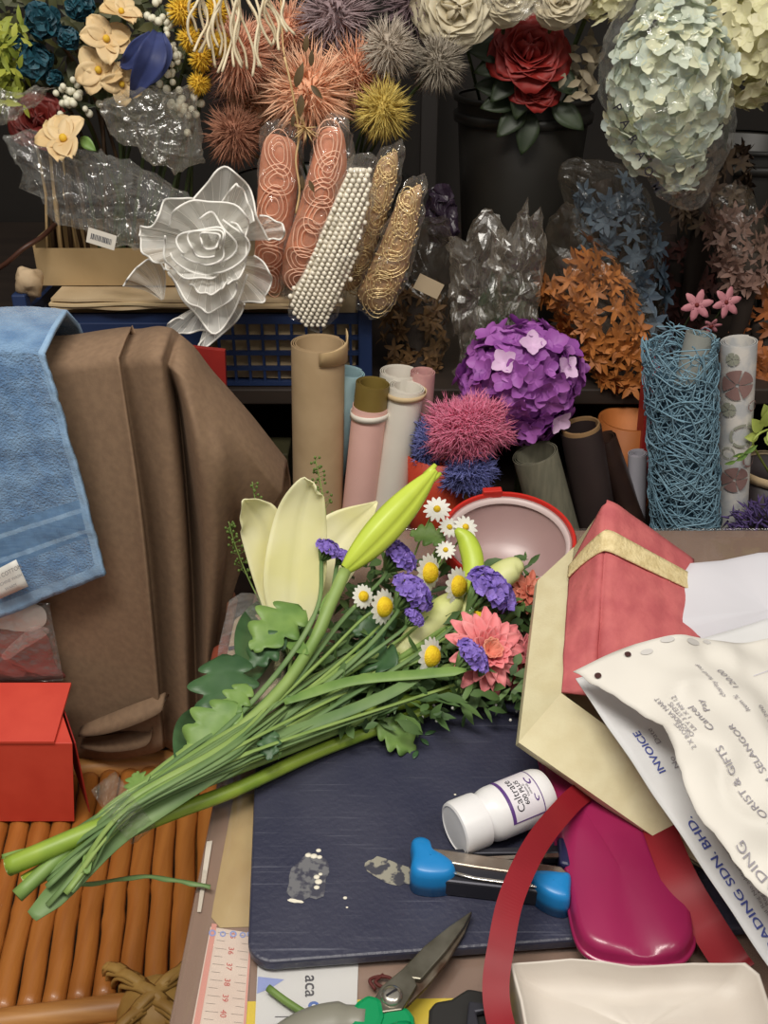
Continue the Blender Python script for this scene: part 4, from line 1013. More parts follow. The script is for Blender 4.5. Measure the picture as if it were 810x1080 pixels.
# chrysanthemum leaves
for i, (o, d, L, m, lab) in enumerate([
    ((252, 742, .056), (196, 792, .046), 1.0, m_lf, 'large light green lobed leaf over the middle of the stems'),
    ((262, 722, .060), (238, 752, .056), 1.0, m_lf, 'lobed leaf overlapping the large light leaf'),
    ((318, 640, .075), (268, 678, .074), 1.0, m_lf, 'dark lobed leaf across the broad lily leaf'),
    ((300, 668, .07), (262, 700, .06), 1.0, m_lfd, 'lobed leaf below the lily bloom'),
    ((398, 762, .03), (432, 786, .018), 1.2, m_lf, 'lobed leaf hanging onto the board under the thick stems'),
    ((150, 840, .045), (141, 812, .048), 1.0, m_lf, 'small lobed leaf at the tie of the bunch'),
    ((285, 770, .056), (284, 792, .052), 1.3, m_lfd, 'small curled leaf hanging in the middle of the stems'),
    ((418, 650, .06), (382, 662, .06), 1.2, m_lfd, 'lobed leaf under the left daisies'),
    ((470, 570, .08), (442, 562, .085), 1.3, m_lf, 'lobed leaf beside the green lily bud'),
    ((420, 700, .055), (378, 688, .05), 1.2, m_lfd, 'lobed leaf in the dark heart of the bunch'),
    ((240, 690, .06), (232, 770, .05), .9, m_lfd, 'long lobed leaf over the wrapped pack')]):
    q = WZ(*o); e = WZ(*d); b = MB(); lobed_leaf(b, q, e-q, (e-q).length*L, nrm=(0, -.45, .9), curl=-.5); solo('lobed_leaf', b, m, lab, 'leaf', G, solid=.0004)
# grassy flat stems and stripped leaves bound into the bunch
k = 0
GS = 'bare flat stems of the bunch'
for i in range(17):
    f = i/16; z = .040+.016*math.sin(f*PI)
    s0 = (36+50*R.random()+26*(1-f), 885+62*f+R.uniform(-8, 8), .024); e0 = (330+R.uniform(-30, 150), 655+95*f+R.uniform(-12, 12), .045)
    m = (250, 755+58*f, z+.004)
    mt = m_std if i % 3 else m_stm
    b = MB(); q = smooth([WZ(*p) for p in (s0, (135+R.uniform(-3, 3), 838+26*f, z), m, e0)], 34)
    b.tube(q, [R.uniform(.0016, .0028)]*1+[R.uniform(.0018, .0032), .0016], 6, flat=.4)
    solo('flat_stem', b, mt, 'narrow green stem running through the tied bunch', 'stem', GS)
for pts, w, lab in (([(34, 968, .015), (70, 935, .02), (120, 885, .036), (170, 850, .046), (300, 765, .05)], 26, 'broad dark strap leaf whose end hangs over the bamboo seat'), ([(92, 922, .03), (96, 900, .034), (130, 868, .042), (230, 800, .05)], 10, 'short dark strap leaf hanging down near the cut stem ends'),
                    ([(2, 905, .03), (40, 897, .034), (90, 885, .036), (150, 850, .05)], 7, 'thin green leaf crossing over the cut stem ends'), ([(300, 742, .058), (370, 720, .06), (450, 712, .062), (492, 708, .064)], 11, 'long grassy leaf pointing at the pink chrysanthemum'),
                    ([(250, 790, .052), (330, 765, .05), (420, 728, .056), (466, 690, .06)], 12, 'long grassy leaf across the lower middle of the bunch'), ([(180, 835, .048), (260, 795, .05), (320, 778, .046), (345, 765, .045)], 12, 'grassy leaf along the lower edge of the stems')):
    q = smooth([WZ(*p) for p in pts], 26); b = MB(); P = []
    for i, p in enumerate(q):
        t = (q[min(i+1, 25)]-q[max(i-1, 0)]).normalized(); s = t.cross(V((0, -.4, .9))).normalized()*w*px(p)/2*min(1, .55+i*.12)*min(1, (26-i)*.25); P.append([p-s+V((0, 0, .0015)), p, p+s+V((0, 0, .0015))])
    b.grid(P); solo('strap_leaf', b, m_std if w > 11 else m_lf, lab, 'leaf', G, solid=.0005)
b = MB(); q = smooth([WZ(u, v, z) for u, v, z in ((50, 935, -.02), (100, 932, -.01), (150, 925, .0), (190, 930, .006), (222, 936, .006))], 30); P = []
for i, p in enumerate(q): P.append([p+V((0, -.0016*(1+math.sin(i*1.1)*.4), 0)), p+V((0, 0, .0006)), p+V((0, .0016, 0))])
b.grid(P); solo('withered_leaf', b, m_std, 'thin withered leaf strand stretched from the stem ends to the beige card', 'leaf', solid=.0004)
# dark filler foliage in the head of the bunch
b = MB()
for i in range(1250):
    if i % 2:
        u = R.uniform(300, 578); f = (u-300)/275; v = R.uniform(700-95*f, 778-36*f); q = WZ(u, v, R.uniform(.016, .048))
    else:
        u = R.uniform(350, 560); v = R.uniform(590, 735)
        if i % 5 == 0: u = R.uniform(290, 420); v = R.uniform(640, 740)
        elif v < 640-.9*(u-330) and u < 470: continue
        q = WZ(u, v, R.uniform(.02, .055))
    d = V((R.gauss(.4, 1), R.gauss(.2, 1), R.gauss(0, .45)))
    leaf(b, q, d, R.uniform(.010, .024), R.uniform(.003, .009), nrm=(R.gauss(0, .4), -.4, .8), nu=3, nv=2)
solo('filler_foliage', b, m_fol, 'dense dark green fine foliage filling the head of the bunch', 'foliage', kind='stuff')
b = MB()
for i in range(26):
    u = 400+R.uniform(0, 170); v = 735+R.uniform(0, 28); b.sph(WZ(u, v, R.uniform(.016, .03)), .0012, 6, 4)
solo('tiny_white_buds', b, m_dw, 'tiny white buds scattered along the lower edge of the bunch', 'flower bud', kind='stuff')
# pepper grass sprigs
m_pep = mat('pepper grass', (112, 138, 66), (92, 116, 52), 60, .6)
for pts, n, lab in (([(282, 650, .69), (262, 610, .715), (248, 575, .72), (241, 550, .722)], 44, 'longest pepper grass sprig left of the lily bloom'), ([(285, 640, .70), (272, 600, .71), (270, 570, .715), (272, 545, .718)], 26, 'shorter pepper grass sprig close against the lily bloom'),
                    ([(292, 640, .70), (284, 580, .72), (270, 530, .74), (266, 508, .745)], 18, 'pepper grass tip showing in front of the brown cloth'), ([(338, 600, .72), (344, 550, .735), (338, 510, .745), (332, 482, .75)], 34, 'pepper grass sprig in front of the brown paper roll')):
    q = smooth([WY(*p) for p in pts], 24); t = thing('pepper_grass', q[0], lab, 'sprig', G)
    b = MB(); b.tube(q, [.0009, .0004], 5); build('stem', b, m_stm, t)
    b = MB()
    for k in range(n):
        p = q[8+int(15*k/n)]; d = V((R.gauss(0, 1), R.gauss(0, .6), R.uniform(.1, .9))).normalized(); L = R.uniform(.004, .009)*(1.1-.6*k/n)
        b.tube([p, p+d*L], .00025, 3, cap=False); b.sph(p+d*L, .0013, 5, 4, sq=(1, .6, 1.2))
    build('seed_pods', b, m_pep, t, kind='stuff')
    b = MB(); b.tube(smooth([q[0], WZ(300, 720, .05), WZ(*tie(0))], 14), .001, 5); build('lower_stem', b, m_stm, t)
# clear tape tie
b = MB(); q = [WZ(*p) for p in ((118, 862, .040), (130, 852, .042), (143, 842, .046))]; axd = (q[2]-q[0]).normalized(); s = axd.cross(V((0, 0, 1))).normalized(); u_ = s.cross(axd); P = []
for i in range(7):
    c = q[0].lerp(q[2], i/6); P.append([c+(s*math.cos(a)*.0215+u_*math.sin(a)*.021)*(1+.10*noise.noise(V((i*.8, math.cos(a)*2, math.sin(a)*2)))) for a in [2*PI*j/28 for j in range(28)]])
b.grid(P, loop=True); solo('tape_tie', b, film('tie tape', (235, 232, 215), .03, .1, 1., 200, .15), 'clear tape wrapped round the stems of the bunch', 'tape', solid=.0003)

# red rimmed tub behind the bunch
m_tub = film('tub plastic', (190, 156, 154), .72, .4, .0, 20, .2, glossy=False); m_rim = mat('red rim', (196, 40, 30), rough=.4)
Mt = Matrix.Translation(WY(536, 568, .755)) @ Matrix.Rotation(math.radians(12), 4, 'X')
zt = Mt.translation.z
tb = thing('plastic_tub', (Mt.translation.x, Mt.translation.y, .004), 'red rimmed translucent plastic tub standing behind the flower heads', 'tub')
b = MB(); h = .052
b.lathe([(0, -h), (.044, -h), (.048, -h+.003), (.0565, -.002), (.0575, 0), (.0565, .001), (.0545, -.002), (.046, -h+.005), (0, -h+.004)], Mt, 48); build('tub_wall', b, m_tub, tb)
b = MB(); b.lathe([(.0565, -.010), (.0600, -.010), (.0612, .002), (.0600, .004), (.0575, .004), (.0567, .001)], Mt, 48); build('rim', b, m_rim, tb, autosm=40)
b = MB(); b.lathe([(.0535, -.004), (.0560, .0005), (.0538, .0008), (.052, -.004)], Mt, 48); build('inner_lip', b, mat('inner lip', (206, 186, 184), rough=.4), tb)
b = MB(); Mq = Mt @ Matrix.Rotation(.10, 4, 'Z'); b.box((0, 0, 0), (.018, .007, .012)); b.v = [Mq @ (p+V((-.004, .0595, .002))) for p in b.v]; build('clip_tab', b, m_rim, tb, sm=False, bevel=.001)

for u, v, a, lab in ((448, 775, .5, 'tiny green leaf scrap on the board below the lobed leaf'), (452, 786, 2.2, 'tiny pale leaf scrap nearest the pill bottle cap'), (436, 800, 1.2, 'tiny leaf scrap lying alone on the board')):
    b = MB(); p = WZ(u, v, ZB+.0008); leaf(b, p, V((math.cos(a), math.sin(a), .05)), .010, .004, nrm=(0, 0, 1), curl=-.2, nu=4, nv=2); solo('leaf_scrap', b, m_lfd, lab, 'leaf', solid=.0003)
# =================== display rack, crate and everything behind the table ===================
m_rack = mat('rack board', (52, 42, 35), (42, 33, 28), 8, .6, stretch=(.6, 5, 5)); m_rkp = mat('rack post', (44, 40, 38), rough=.5)
ZL, ZU = -.12, .062
rk = thing('display_rack', (0, 1.4, FLOOR), 'dark stepped display rack behind the table holding rolls, crate and flower bags', 'rack')
for x0, x1, y0, y1, z in ((-.95, 1.1, .885, 1.9, ZL), (-.95, 1.1, 1.085, 1.9, ZU)):
    b = MB(); b.box(((x0+x1)/2, (y0+y1)/2, z-.01), (x1-x0, y1-y0, .02)); build('shelf', b, m_rack, rk, sm=False, bevel=.002)
for x in (-.93, .08, 1.08):
    for y, z in ((.91, ZL-.02), (1.12, ZU-.02), (1.86, .85)):
        b = MB(); b.box((x, y, (FLOOR+z)/2), (.03, .03, z-FLOOR)); build('post', b, m_rkp, rk, sm=False, bevel=.002)
b = MB(); b.box((.075, 1.88, .80), (2.05, .02, .03)); build('rail', b, m_rkp, rk, sm=False)
b = MB(); b.box((.075, 1.60, ZL/2+ZU/2-.01), (2.05, .012, ZU-ZL-.02)); build('back_panel', b, m_rack, rk, sm=False)

# ---------- blue crate
m_crate = mat('crate blue', (38, 56, 96), (32, 48, 84), 12, .45)
CX0, CX1, CY0, CY1, CZ0, CZ1 = -.415, -.022, 1.095, 1.36, ZU+.001, .152
cr = thing('blue_crate', ((CX0+CX1)/2, (CY0+CY1)/2, CZ0), 'dark blue plastic crate with a grid wall filled with folded brown paper', 'crate')
def grid_wall(b, x0, x1, y, ax=0):
    L_ = x1-x0; n = int(L_/.0165)
    for i in range(n+1):
        x = x0+L_*i/n; c = (x, y, (CZ0+CZ1)/2) if ax == 0 else (y, x, (CZ0+CZ1)/2)
        b.box(c, (.003, .004, CZ1-CZ0) if ax == 0 else (.004, .003, CZ1-CZ0))
    for k, z in enumerate((CZ0+.003, CZ0+.022, CZ0+.041, CZ0+.060, CZ1-.006)):
        hh = .012 if k == 4 else .0045; c = ((x0+x1)/2, y, z) if ax == 0 else (y, (x0+x1)/2, z)
        b.box(c, (L_, .0055, hh) if ax == 0 else (.0055, L_, hh))
for a in ((CX0, CX1, CY0, 0), (CX0, CX1, CY1, 0), (CY0, CY1, CX0, 1), (CY0, CY1, CX1, 1)):
    b = MB(); grid_wall(b, *a); build('grid_wall', b, m_crate, cr, sm=False)
b = MB(); b.box(((CX0+CX1)/2, (CY0+CY1)/2, CZ0+.002), (CX1-CX0, CY1-CY0, .004)); build('crate_floor', b, m_crate, cr, sm=False)
b = MB(); b.box(((CX0+.215+CX0)/2, CY0-.0035, CZ1-.035), (.21, .003, .05))
build('front_panel', b, m_crate, cr, sm=False, bevel=.001)
b = MB(); b.box((CX0+.028, CY0-.0035, (CZ0+CZ1)/2), (.055, .004, CZ1-CZ0)); build('front_panel', b, m_crate, cr, sm=False, bevel=.001)
for x in (CX0, CX1):
    for y in (CY0, CY1):
        b = MB(); b.box((x, y, (CZ0+CZ1)/2+.012), (.016, .016, CZ1-CZ0+.024)); build('corner_post', b, m_crate, cr, sm=False, bevel=.002)
# folded paper filling the crate
m_kraft = mat('folded kraft', (198, 176, 142), (178, 154, 118), 14, .8); m_krf2 = mat('folded cream', (214, 192, 152), (200, 176, 136), 14, .8)
def wavy_slab(x0, x1, y0, y1, z0, z1, seed, amp=.003):
    b = MB(); nx, ny = 24, 6; T = []; B = []
    for z in (z0, z1):
        T.append([[V((x0+(x1-x0)*i/nx, y0+(y1-y0)*j/ny+.004*noise.noise(V((i*.3, seed, z*30))), z+amp*noise.noise(V((i*.25, j*.4, seed))))) for i in range(nx+1)] for j in range(ny+1)])
    bot, top = T
    b.grid(bot[::-1]); b.grid(top)
    rim = lambda g: g[0]+[r[-1] for r in g[1:]]+g[-1][-2::-1]+[r[0] for r in g[-2:0:-1]]
    b.grid([rim(bot), rim(top)], loop=True); return b
b = wavy_slab(CX0+.012, CX1-.012, CY0+.009, CY1-.012, CZ0+.006, .138, 1., .001)
solo('paper_block', b, m_kraft, 'brown paper block filling the inside of the blue crate', 'paper', sm=False)
zz = .1405
for k in range(5):
    b = wavy_slab(CX0+.03+.01*R.random(), CX1-.02-.02*R.random(), CY0-.012-.002*R.random() if k > 1 else CY0+.012, CY1-.02, zz+.0042*k+(.012 if k > 1 else 0), zz+.0042*k+.0030+(.012 if k > 1 else 0), k*3.1, .0016)
    solo('folded_paper', b, m_krf2 if k % 2 else m_kraft, 'folded brown paper sheet in the stack on top of the blue crate', 'paper', 'folded papers on the crate', sm=False)
ZP = zz+.0042*4+.0155+.0016
# cardboard box on the papers
m_cbd = mat('cardboard', (178, 152, 112), (166, 140, 100), 16, .8, bump=.06, bs=300)
cbx = thing('cardboard_box', (-.30, 1.20, ZP), 'shallow open cardboard box holding flower stems on the papers of the crate', 'box')
bl = WY(43, 300, 1.13); br = WY(190, 300, 1.13); hx = .043
for c, s in (((( bl.x+br.x)/2, 1.13, ZP+hx/2), (br.x-bl.x, .003, hx)), (((bl.x+br.x)/2, 1.27, ZP+hx/2), (br.x-bl.x, .003, hx)), ((bl.x, 1.20, ZP+hx/2+.004), (.003, .14, hx+.008)), ((br.x, 1.20, ZP+hx/2), (.003, .14, hx))):
    b = MB(); b.box(c, s); build('side', b, m_cbd, cbx, sm=False)
b = MB(); b.box(((bl.x+br.x)/2, 1.20, ZP+.0015), (br.x-bl.x, .138, .003)); build('bottom', b, m_cbd, cbx, sm=False)
bxx = (bl.x+br.x)/2
# crumpled beige wad on the crate's corner
b = MB(); p = WY(31, 296, 1.10); b.sph(p, .018, 16, 12, sq=(.8, .7, 1.0)); crumple(b, .006, 90); 
solo('paper_wad', b, mat('beige wad', (196, 172, 140), (180, 154, 120), 40, .85), 'crumpled beige paper wad at the left corner of the blue crate', 'paper wad')
b = MB(); b.tube(smooth([WY(u, v, Y) for u, v, Y in ((-40, 300, 1.12), (0, 282, 1.10), (25, 262, 1.10), (44, 250, 1.12), (60, 235, 1.16))], 24), .0028, 8)
solo('brown_cable', b, mat('brown cable', (70, 40, 28), rough=.5), 'thin brown cable curving beside the cardboard box', 'cable')
# red book and dark things under the crate
b = MB(); b.box(WY(214, 412, 1.0), (.045, .008, .10), Matrix.Rotation(.12, 3, 'Y')); 
pz = min(p.z for p in b.v); b.v = [V((p.x, p.y, p.z)) for p in b.v]; 
for i, p in enumerate(b.v):
    if i % 2 == 0: b.v[i] = V((p.x, p.y, ZL+.001))
solo('red_booklet', b, mat('red booklet', (150, 40, 34), (130, 30, 28), 20, .5), 'red booklet standing behind the brown cloth', 'booklet', sm=False)
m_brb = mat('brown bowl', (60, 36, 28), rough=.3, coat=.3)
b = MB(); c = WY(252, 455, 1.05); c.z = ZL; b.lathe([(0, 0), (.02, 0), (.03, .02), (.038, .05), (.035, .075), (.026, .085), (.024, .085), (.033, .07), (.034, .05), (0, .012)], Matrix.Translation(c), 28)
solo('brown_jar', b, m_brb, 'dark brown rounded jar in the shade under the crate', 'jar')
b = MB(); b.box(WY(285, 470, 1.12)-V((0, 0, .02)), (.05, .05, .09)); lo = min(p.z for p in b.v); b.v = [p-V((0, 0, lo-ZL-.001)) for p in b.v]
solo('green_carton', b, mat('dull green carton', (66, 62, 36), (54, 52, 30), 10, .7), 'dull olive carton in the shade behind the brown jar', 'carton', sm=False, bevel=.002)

# ---------- wrapping paper rolls behind the table
def roll(u0, u1, vtop, Y, m, lab, name='paper_roll', lean=(0, 0), wall=.0022, core=None, vb=520, slip=0, ubot=None):
    pt = WY((u0+u1)/2, vtop, Y); r = (u1-u0)/2*px(pt)
    ub = ubot if ubot is not None else (u0+u1)/2
    pb = WY(ub, vb, Y); d = (pt-pb); base = pb+d*((ZL+.001-pb.z)/d.z)
    t = thing(name, (base.x, base.y, ZL), lab, 'paper roll')
    b = MB(); roll_mb(b, base, pt, r, wall, mi=0, slip=slip); build('sheet', b, m, t, autosm=60)
    if core is not None:
        b = MB(); rc = r*.42; q = pt+(pt-base).normalized()*core[1]; roll_mb(b, base+(pt-base)*.02, q, rc, .0008); build('core', b, core[0], t, autosm=60)
    return t, base, pt, r
m_kr = mat('kraft roll', (192, 166, 130), (178, 152, 116), 20, .7, bump=.05, bs=200); m_lb = mat('pale blue roll', (176, 208, 216), (160, 196, 206), 15, .55); m_pkr = mat('pale pink roll', (236, 192, 182), (228, 182, 172), 15, .5); m_whr = mat('white roll', (232, 226, 214), (222, 216, 204), 15, .5)
m_olv = mat('olive core', (128, 108, 52), (112, 94, 44), 20, .5); m_pmr = mat('pink mesh roll', (226, 178, 172), (212, 160, 158), 90, .7, transl=.2)
t, base, pt, r = roll(306, 366, 362, .965, m_kr, 'brown kraft paper roll, tallest and leftmost of the upright rolls')
b = MB(); P = []; axk = (pt-base).normalized()
for i in range(12):
    a = -1.5+1.9*i/11; d = V((math.cos(a), math.sin(a), 0)); P.append([pt+d*(r+.0006)+axk*z for z in (-.014-.006*(i/11), .0, .0+.012*(i/11)**2)])
b.grid(P); build('torn_flap', b, mat('kraft inside', (214, 186, 140), (204, 174, 128), 30, .7), t, solid=.0005)
roll(350, 387, 392, .985, m_lb, 'pale blue paper roll between the kraft roll and the pink roll', lean=(0, 0), ubot=344)
t, base, pt, r = roll(371, 411, 428, .955, m_pkr, 'pale pink paper roll with an olive paper core sticking out of the top', ubot=381)
d = (pt-base).normalized(); b = MB(); roll_mb(b, base+d*.02, pt+d*.026, r*.94, .0018); build('core', b, m_olv, t, autosm=60)
b = MB(); P = [[pt+d*z+(V((math.cos(a), math.sin(a), 0)))*(r+.0004) for z in (-.012, -.005)] for a in [2*PI*i/40 for i in range(41)]]; b.grid(P); build('cuff', b, m_whr, t, solid=.0004)
roll(400, 443, 392, .992, m_whr, 'white paper roll standing behind another white roll', ubot=412)
t, base, pt, r = roll(409, 450, 408, .958, m_whr, 'white paper roll in front, right of the pale pink roll', ubot=412)
b = MB(); d = (pt-base).normalized(); P = [[pt+d*z+(V((math.cos(a), math.sin(a), 0)))*(r+.0005) for z in (-.010, -.004)] for a in [2*PI*i/40 for i in range(41)]]; b.grid(P); build('cuff', b, m_krf2, t, solid=.0004)
roll(432, 461, 392, .985, m_pmr, 'pale pink mesh roll right of the white rolls', name='mesh_roll', ubot=438)
m_gry = mat('grey roll', (126, 122, 104), (110, 108, 92), 40, .6, stretch=(6, 6, .7)); m_drk = mat('dark brown roll', (58, 46, 44), (48, 38, 38), 10, .5); m_ivr = mat('kraft lining', (150, 118, 80), rough=.7)
roll(539, 590, 478, .94, m_gry, 'grey paper roll leaning left below the purple hydrangea', ubot=588, vb=560)
t, base, pt, r = roll(590, 636, 452, .955, m_drk, 'dark brown film roll leaning beside the grey roll', ubot=628, vb=540)
d = (pt-base).normalized(); b = MB(); roll_mb(b, base+d*.03, pt+d*.004, r*.9, .001); build('core', b, m_ivr, t, autosm=60)
roll(622, 652, 462, .985, mat('brown film roll', (74, 54, 46), (60, 44, 40), 30, .3), 'narrow brown translucent roll behind the dark brown roll', ubot=664, vb=540, name='film_roll')
roll(662, 684, 478, .99, mat('lilac white roll', (186, 184, 194), rough=.5), 'narrow lilac white roll left of the blue fibre roll', ubot=672)
b = MB(); c = WY(659, 476, 1.06); c.z = ZL; b.lathe([(0, 0), (.03, 0), (.036, .05), (.036, .155), (.032, .155), (.03, .05), (0, .01)], Matrix.Translation(c), 28)
solo('orange_pot', b, mat('terracotta', (196, 118, 56), (176, 100, 46), 14, .6), 'terracotta orange pot between the dark roll and the blue fibre roll', 'pot')
b = MB(); b.box(WY(678, 480, 1.03), (.012, .03, .24), Matrix.Rotation(-.05, 3, 'Y')); lo = min(p.z for p in b.v); b.v = [p-V((0, 0, lo-ZL-.001)) for p in b.v]
solo('red_folder', b, mat('red folder', (168, 44, 42), rough=.5), 'narrow red folder standing at the left edge of the blue fibre roll', 'folder', sm=False, bevel=.001)
# blue fibre mesh roll
m_fib = mat('blue fibre', (136, 168, 184), (104, 140, 160), 30, .7, island=(118, 154, 172)); m_inn = mat('blue liner', (60, 92, 112), (48, 78, 98), 30, .7)
pt = WY(717, 364, .93); pb = WY(723, 560, .93); dd = (pt-pb); base = pb+dd*((ZL+.001-pb.z)/dd.z); axr = (pt-base).normalized(); rF = 38.5*px(pt); Lf = (pt-base).length
t = thing('fibre_mesh_roll', (base.x, base.y, ZL), 'tall roll of tangled light blue fibre mesh left of the floral patterned roll', 'paper roll')
b = MB(); roll_mb(b, base, pt-axr*.035, rF*.80, .004); build('liner', b, m_inn, t, autosm=60)
b = MB(); xr = axr.orthogonal().normalized(); yr = axr.cross(xr)
for i in range(1400):
    a = R.uniform(0, 2*PI); h = R.uniform(.02, Lf+.004); g = R.choice((-1, 1))*R.uniform(.1, 1.3); n = R.randint(6, 10); q = []; rr = rF*R.uniform(.86, 1.03); L_ = R.uniform(.02, .06); ph = R.uniform(0, 6); am = R.uniform(.001, .004)
    for k in range(n):
        s = k/(n-1)-.5; aa = a+s*L_/rF*math.cos(g)+am/rF*math.sin(s*5+ph); hh = h+s*L_*math.sin(g)+am*math.cos(s*6+ph)
        hh = min(hh, Lf+.006*(1+math.sin(a*3)))
        q.append(base+axr*hh+(xr*math.cos(aa)+yr*math.sin(aa))*(rr*(1+.03*math.sin(s*7+ph))))
    b.tube(q, R.uniform(.00045, .0009), 4, cap=False)
build('fibre_mesh', b, m_fib, t, kind='stuff')
b = MB(); q0 = pt-axr*.06; roll_mb(b, q0+V((.008, .01, 0)), WY(740, 352, .945)+V((0, 0, .0)), .016, .0015); build('core', b, mat('core grey', (150, 152, 146), (136, 138, 132), 30, .5), t, autosm=60)
# floral patterned roll
m_ptn = mat('patterned roll', (214, 210, 204), (186, 188, 190), 60, .5, contrast=(.42, .6)); m_pbr = mat('print mauve brown', (138, 108, 104), rough=.5); m_pln = mat('print grey green', (150, 152, 138), rough=.5)
t, base, pt, r = roll(760, 800, 360, .95, m_ptn, 'white roll printed with mauve wheel flowers right of the blue fibre roll', ubot=770, vb=560)
axp = (pt-base).normalized(); xp = V((0, -1, 0)); xp = (xp-axp*xp.dot(axp)).normalized(); yp = axp.cross(xp)
def cyl(sx, sz, lift=.0005): a = sx/r; return pt-axp*sz+(xp*math.cos(a)+yp*math.sin(a))*(r+lift)
def wheel(mb, sx, sz, rad, filled=True, mi=0):
    n = 28
    for k in range(5):
        a0 = 2*PI*k/5+.08; a1 = 2*PI*(k+1)/5-.08
        mb.grid([[cyl(sx+rr*math.cos(a), sz+rr*math.sin(a)) for a in [a0+(a1-a0)*j/8 for j in range(9)]] for rr in ((rad*.12, rad*.5, rad) if filled else (rad*.8, rad))], mi)
for sx, sz, rad, fl_, m in ((-.006, .040, .0165, True, m_pbr), (.002, .098, .0135, False, m_pln), (-.004, .150, .015, True, m_pbr), (.012, .066, .006, False, m_pbr), (-.014, .068, .008, True, m_pln), (.013, .128, .010, False, m_pbr), (-.012, .118, .007, False, m_pln), (-.012, .012, .007, True, m_pln)):
    b = MB(); wheel(b, sx, sz, rad, fl_); build('printed_flower', b, m, t)
# potted sprig at the far right and violet bush
m_ygr = mat('pale green leaf', (190, 204, 110), (166, 184, 86), 40, .5, transl=.2); m_dpot = mat('dark pot', (52, 44, 46), rough=.5); m_vio = mat('dark violet', (74, 58, 108), (54, 42, 84), 60, .7, island=(92, 72, 128))
p = WY(808, 495, .98); t = thing('potted_sprig', (p.x+.01, p.y, ZL), 'pale green sprig in a dark pot at the right beside the patterned roll', 'plant')
b = MB(); b.lathe([(0, ZL+.001), (.03, ZL+.001), (.038, p.z), (.034, p.z), (.03, p.z-.01), (0, p.z-.012)], Matrix.Translation((p.x+.01, p.y, 0)), 24); build('pot', b, m_dpot, t)
b = MB(); b.lathe([(.0385, p.z-.006), (.040, p.z-.006), (.040, p.z+.004), (.0385, p.z+.004)], Matrix.Translation((p.x+.01, p.y, 0)), 24); build('pot_rim', b, m_kraft, t)
b = MB(); b.tube(smooth([WY(u, v, Y) for u, v, Y in ((812, 500, .975), (800, 480, .95), (794, 468, .93), (800, 458, .93), (812, 452, .94))], 20), .0012, 6); b.tube(smooth([WY(u, v, Y) for u, v, Y in ((794, 470, .93), (785, 478, .92), (778, 482, .915))], 10), .0009, 5); build('stem', b, m_ygr, t)
b = MB()
for u, v, du, dv, L in ((802, 455, -8, -14, .022), (806, 450, 8, -18, .024), (806, 462, 12, 4, .02), (800, 460, -14, 2, .018), (808, 440, 0, -12, .02), (810, 455, 10, 12, .024)):
    q = WY(u, v, .935); e = WY(u+du, v+dv, .925); leaf(b, q, e-q, L, L*.6, nrm=(0, -1, .3))
build('leaves', b, m_ygr, t)
b = MB()
for u, v in ((776, 486), (785, 478)): q = WY(u, v, .916); leaf(b, q, V((1, 0, .6)), .016, .006, nrm=(0, -1, 0)); leaf(b, q, V((-1, 0, -.5)), .012, .005, nrm=(0, -1, 0))
build('curling_leaf', b, m_lf, t)
b = MB(); c = WY(815, 560, .90)
for d in fib(420):
    q = c+V((d.x*.05, d.y*.035, d.z*.035))*R.uniform(.6, 1); b.spike(q, q+(d+V((R.gauss(0, .5), R.gauss(0, .5), R.gauss(0, .5)))).normalized()*.012, .0016)
c2 = V((c.x, c.y, ZL)); b.tube([c2, c-V((0, 0, .01))], .006, 6)
solo('violet_bush', b, m_vio, 'dark violet dried flower bunch at the right edge behind the paper bag', 'flower')

# ---------- feather dusters in a red cup
m_fp = mat('pink feather', (244, 138, 174), (230, 112, 152), 30, .8, island=(250, 160, 190), transl=.2); m_fb = mat('blue feather', (116, 122, 192), (98, 104, 172), 30, .8, island=(138, 144, 206), transl=.2); m_rcup = mat('orange red cup', (196, 70, 40), (180, 56, 34), 14, .5)
def fluff(c, rad, n, L, m, lab, name, stick):
    t = thing(name, stick, lab, 'feather duster'); b = MB(); b.sph(c, 1, 12, 8, sq=[k*.8 for k in rad])
    for d in fib(n):
        q = V(c)+V((d.x*rad[0], d.y*rad[1], d.z*rad[2]))*R.uniform(.6, .95)*(1+.55*noise.noise(d*1.7+V(c)*9)); e = (d*.8+V((R.gauss(0, .5), R.gauss(0, .5), R.gauss(0, .5)))).normalized()*L*R.uniform(.5, 1.2)
        b.spike(q, q+e, .0007, V((R.gauss(0, 1), R.gauss(0, 1), R.gauss(0, 1)))*.0015)
    build('plume', b, m, t, kind='stuff'); b = MB(); b.tube([V(stick), V(c)], .003, 6); build('stick', b, m_bam2, t)
cupc = WY(476, 560, .955); cupc.z = ZL
fluff(WY(494, 452, .93), (.036, .020, .025), 4600, .020, m_fp, 'fluffy pink feather duster in front of the purple hydrangea', 'feather_duster', cupc+V((.0, 0, .012)))
fluff(WY(494, 496, .925), (.022, .018, .024), 2600, .014, m_fb, 'fluffy blue feather duster below the pink one', 'feather_duster', cupc+V((.008, 0, .012)))
fluff(WY(452, 468, .94), (.012, .012, .024), 1300, .012, m_fb, 'small blue feather tuft beside the white rolls', 'feather_duster', cupc+V((-.008, 0, .012)))
b = MB(); zt = WY(460, 476, .955).z-ZL; b.lathe([(0, .001), (.030, .001), (.038, zt*.6), (.044, zt), (.0425, zt), (.036, zt*.6), (.028, .01), (0, .008)], Matrix.Translation(cupc+V((-.012, .008, 0))), 30)
solo('red_cup', b, m_rcup, 'orange red tapering cup holding the feather dusters', 'cup')
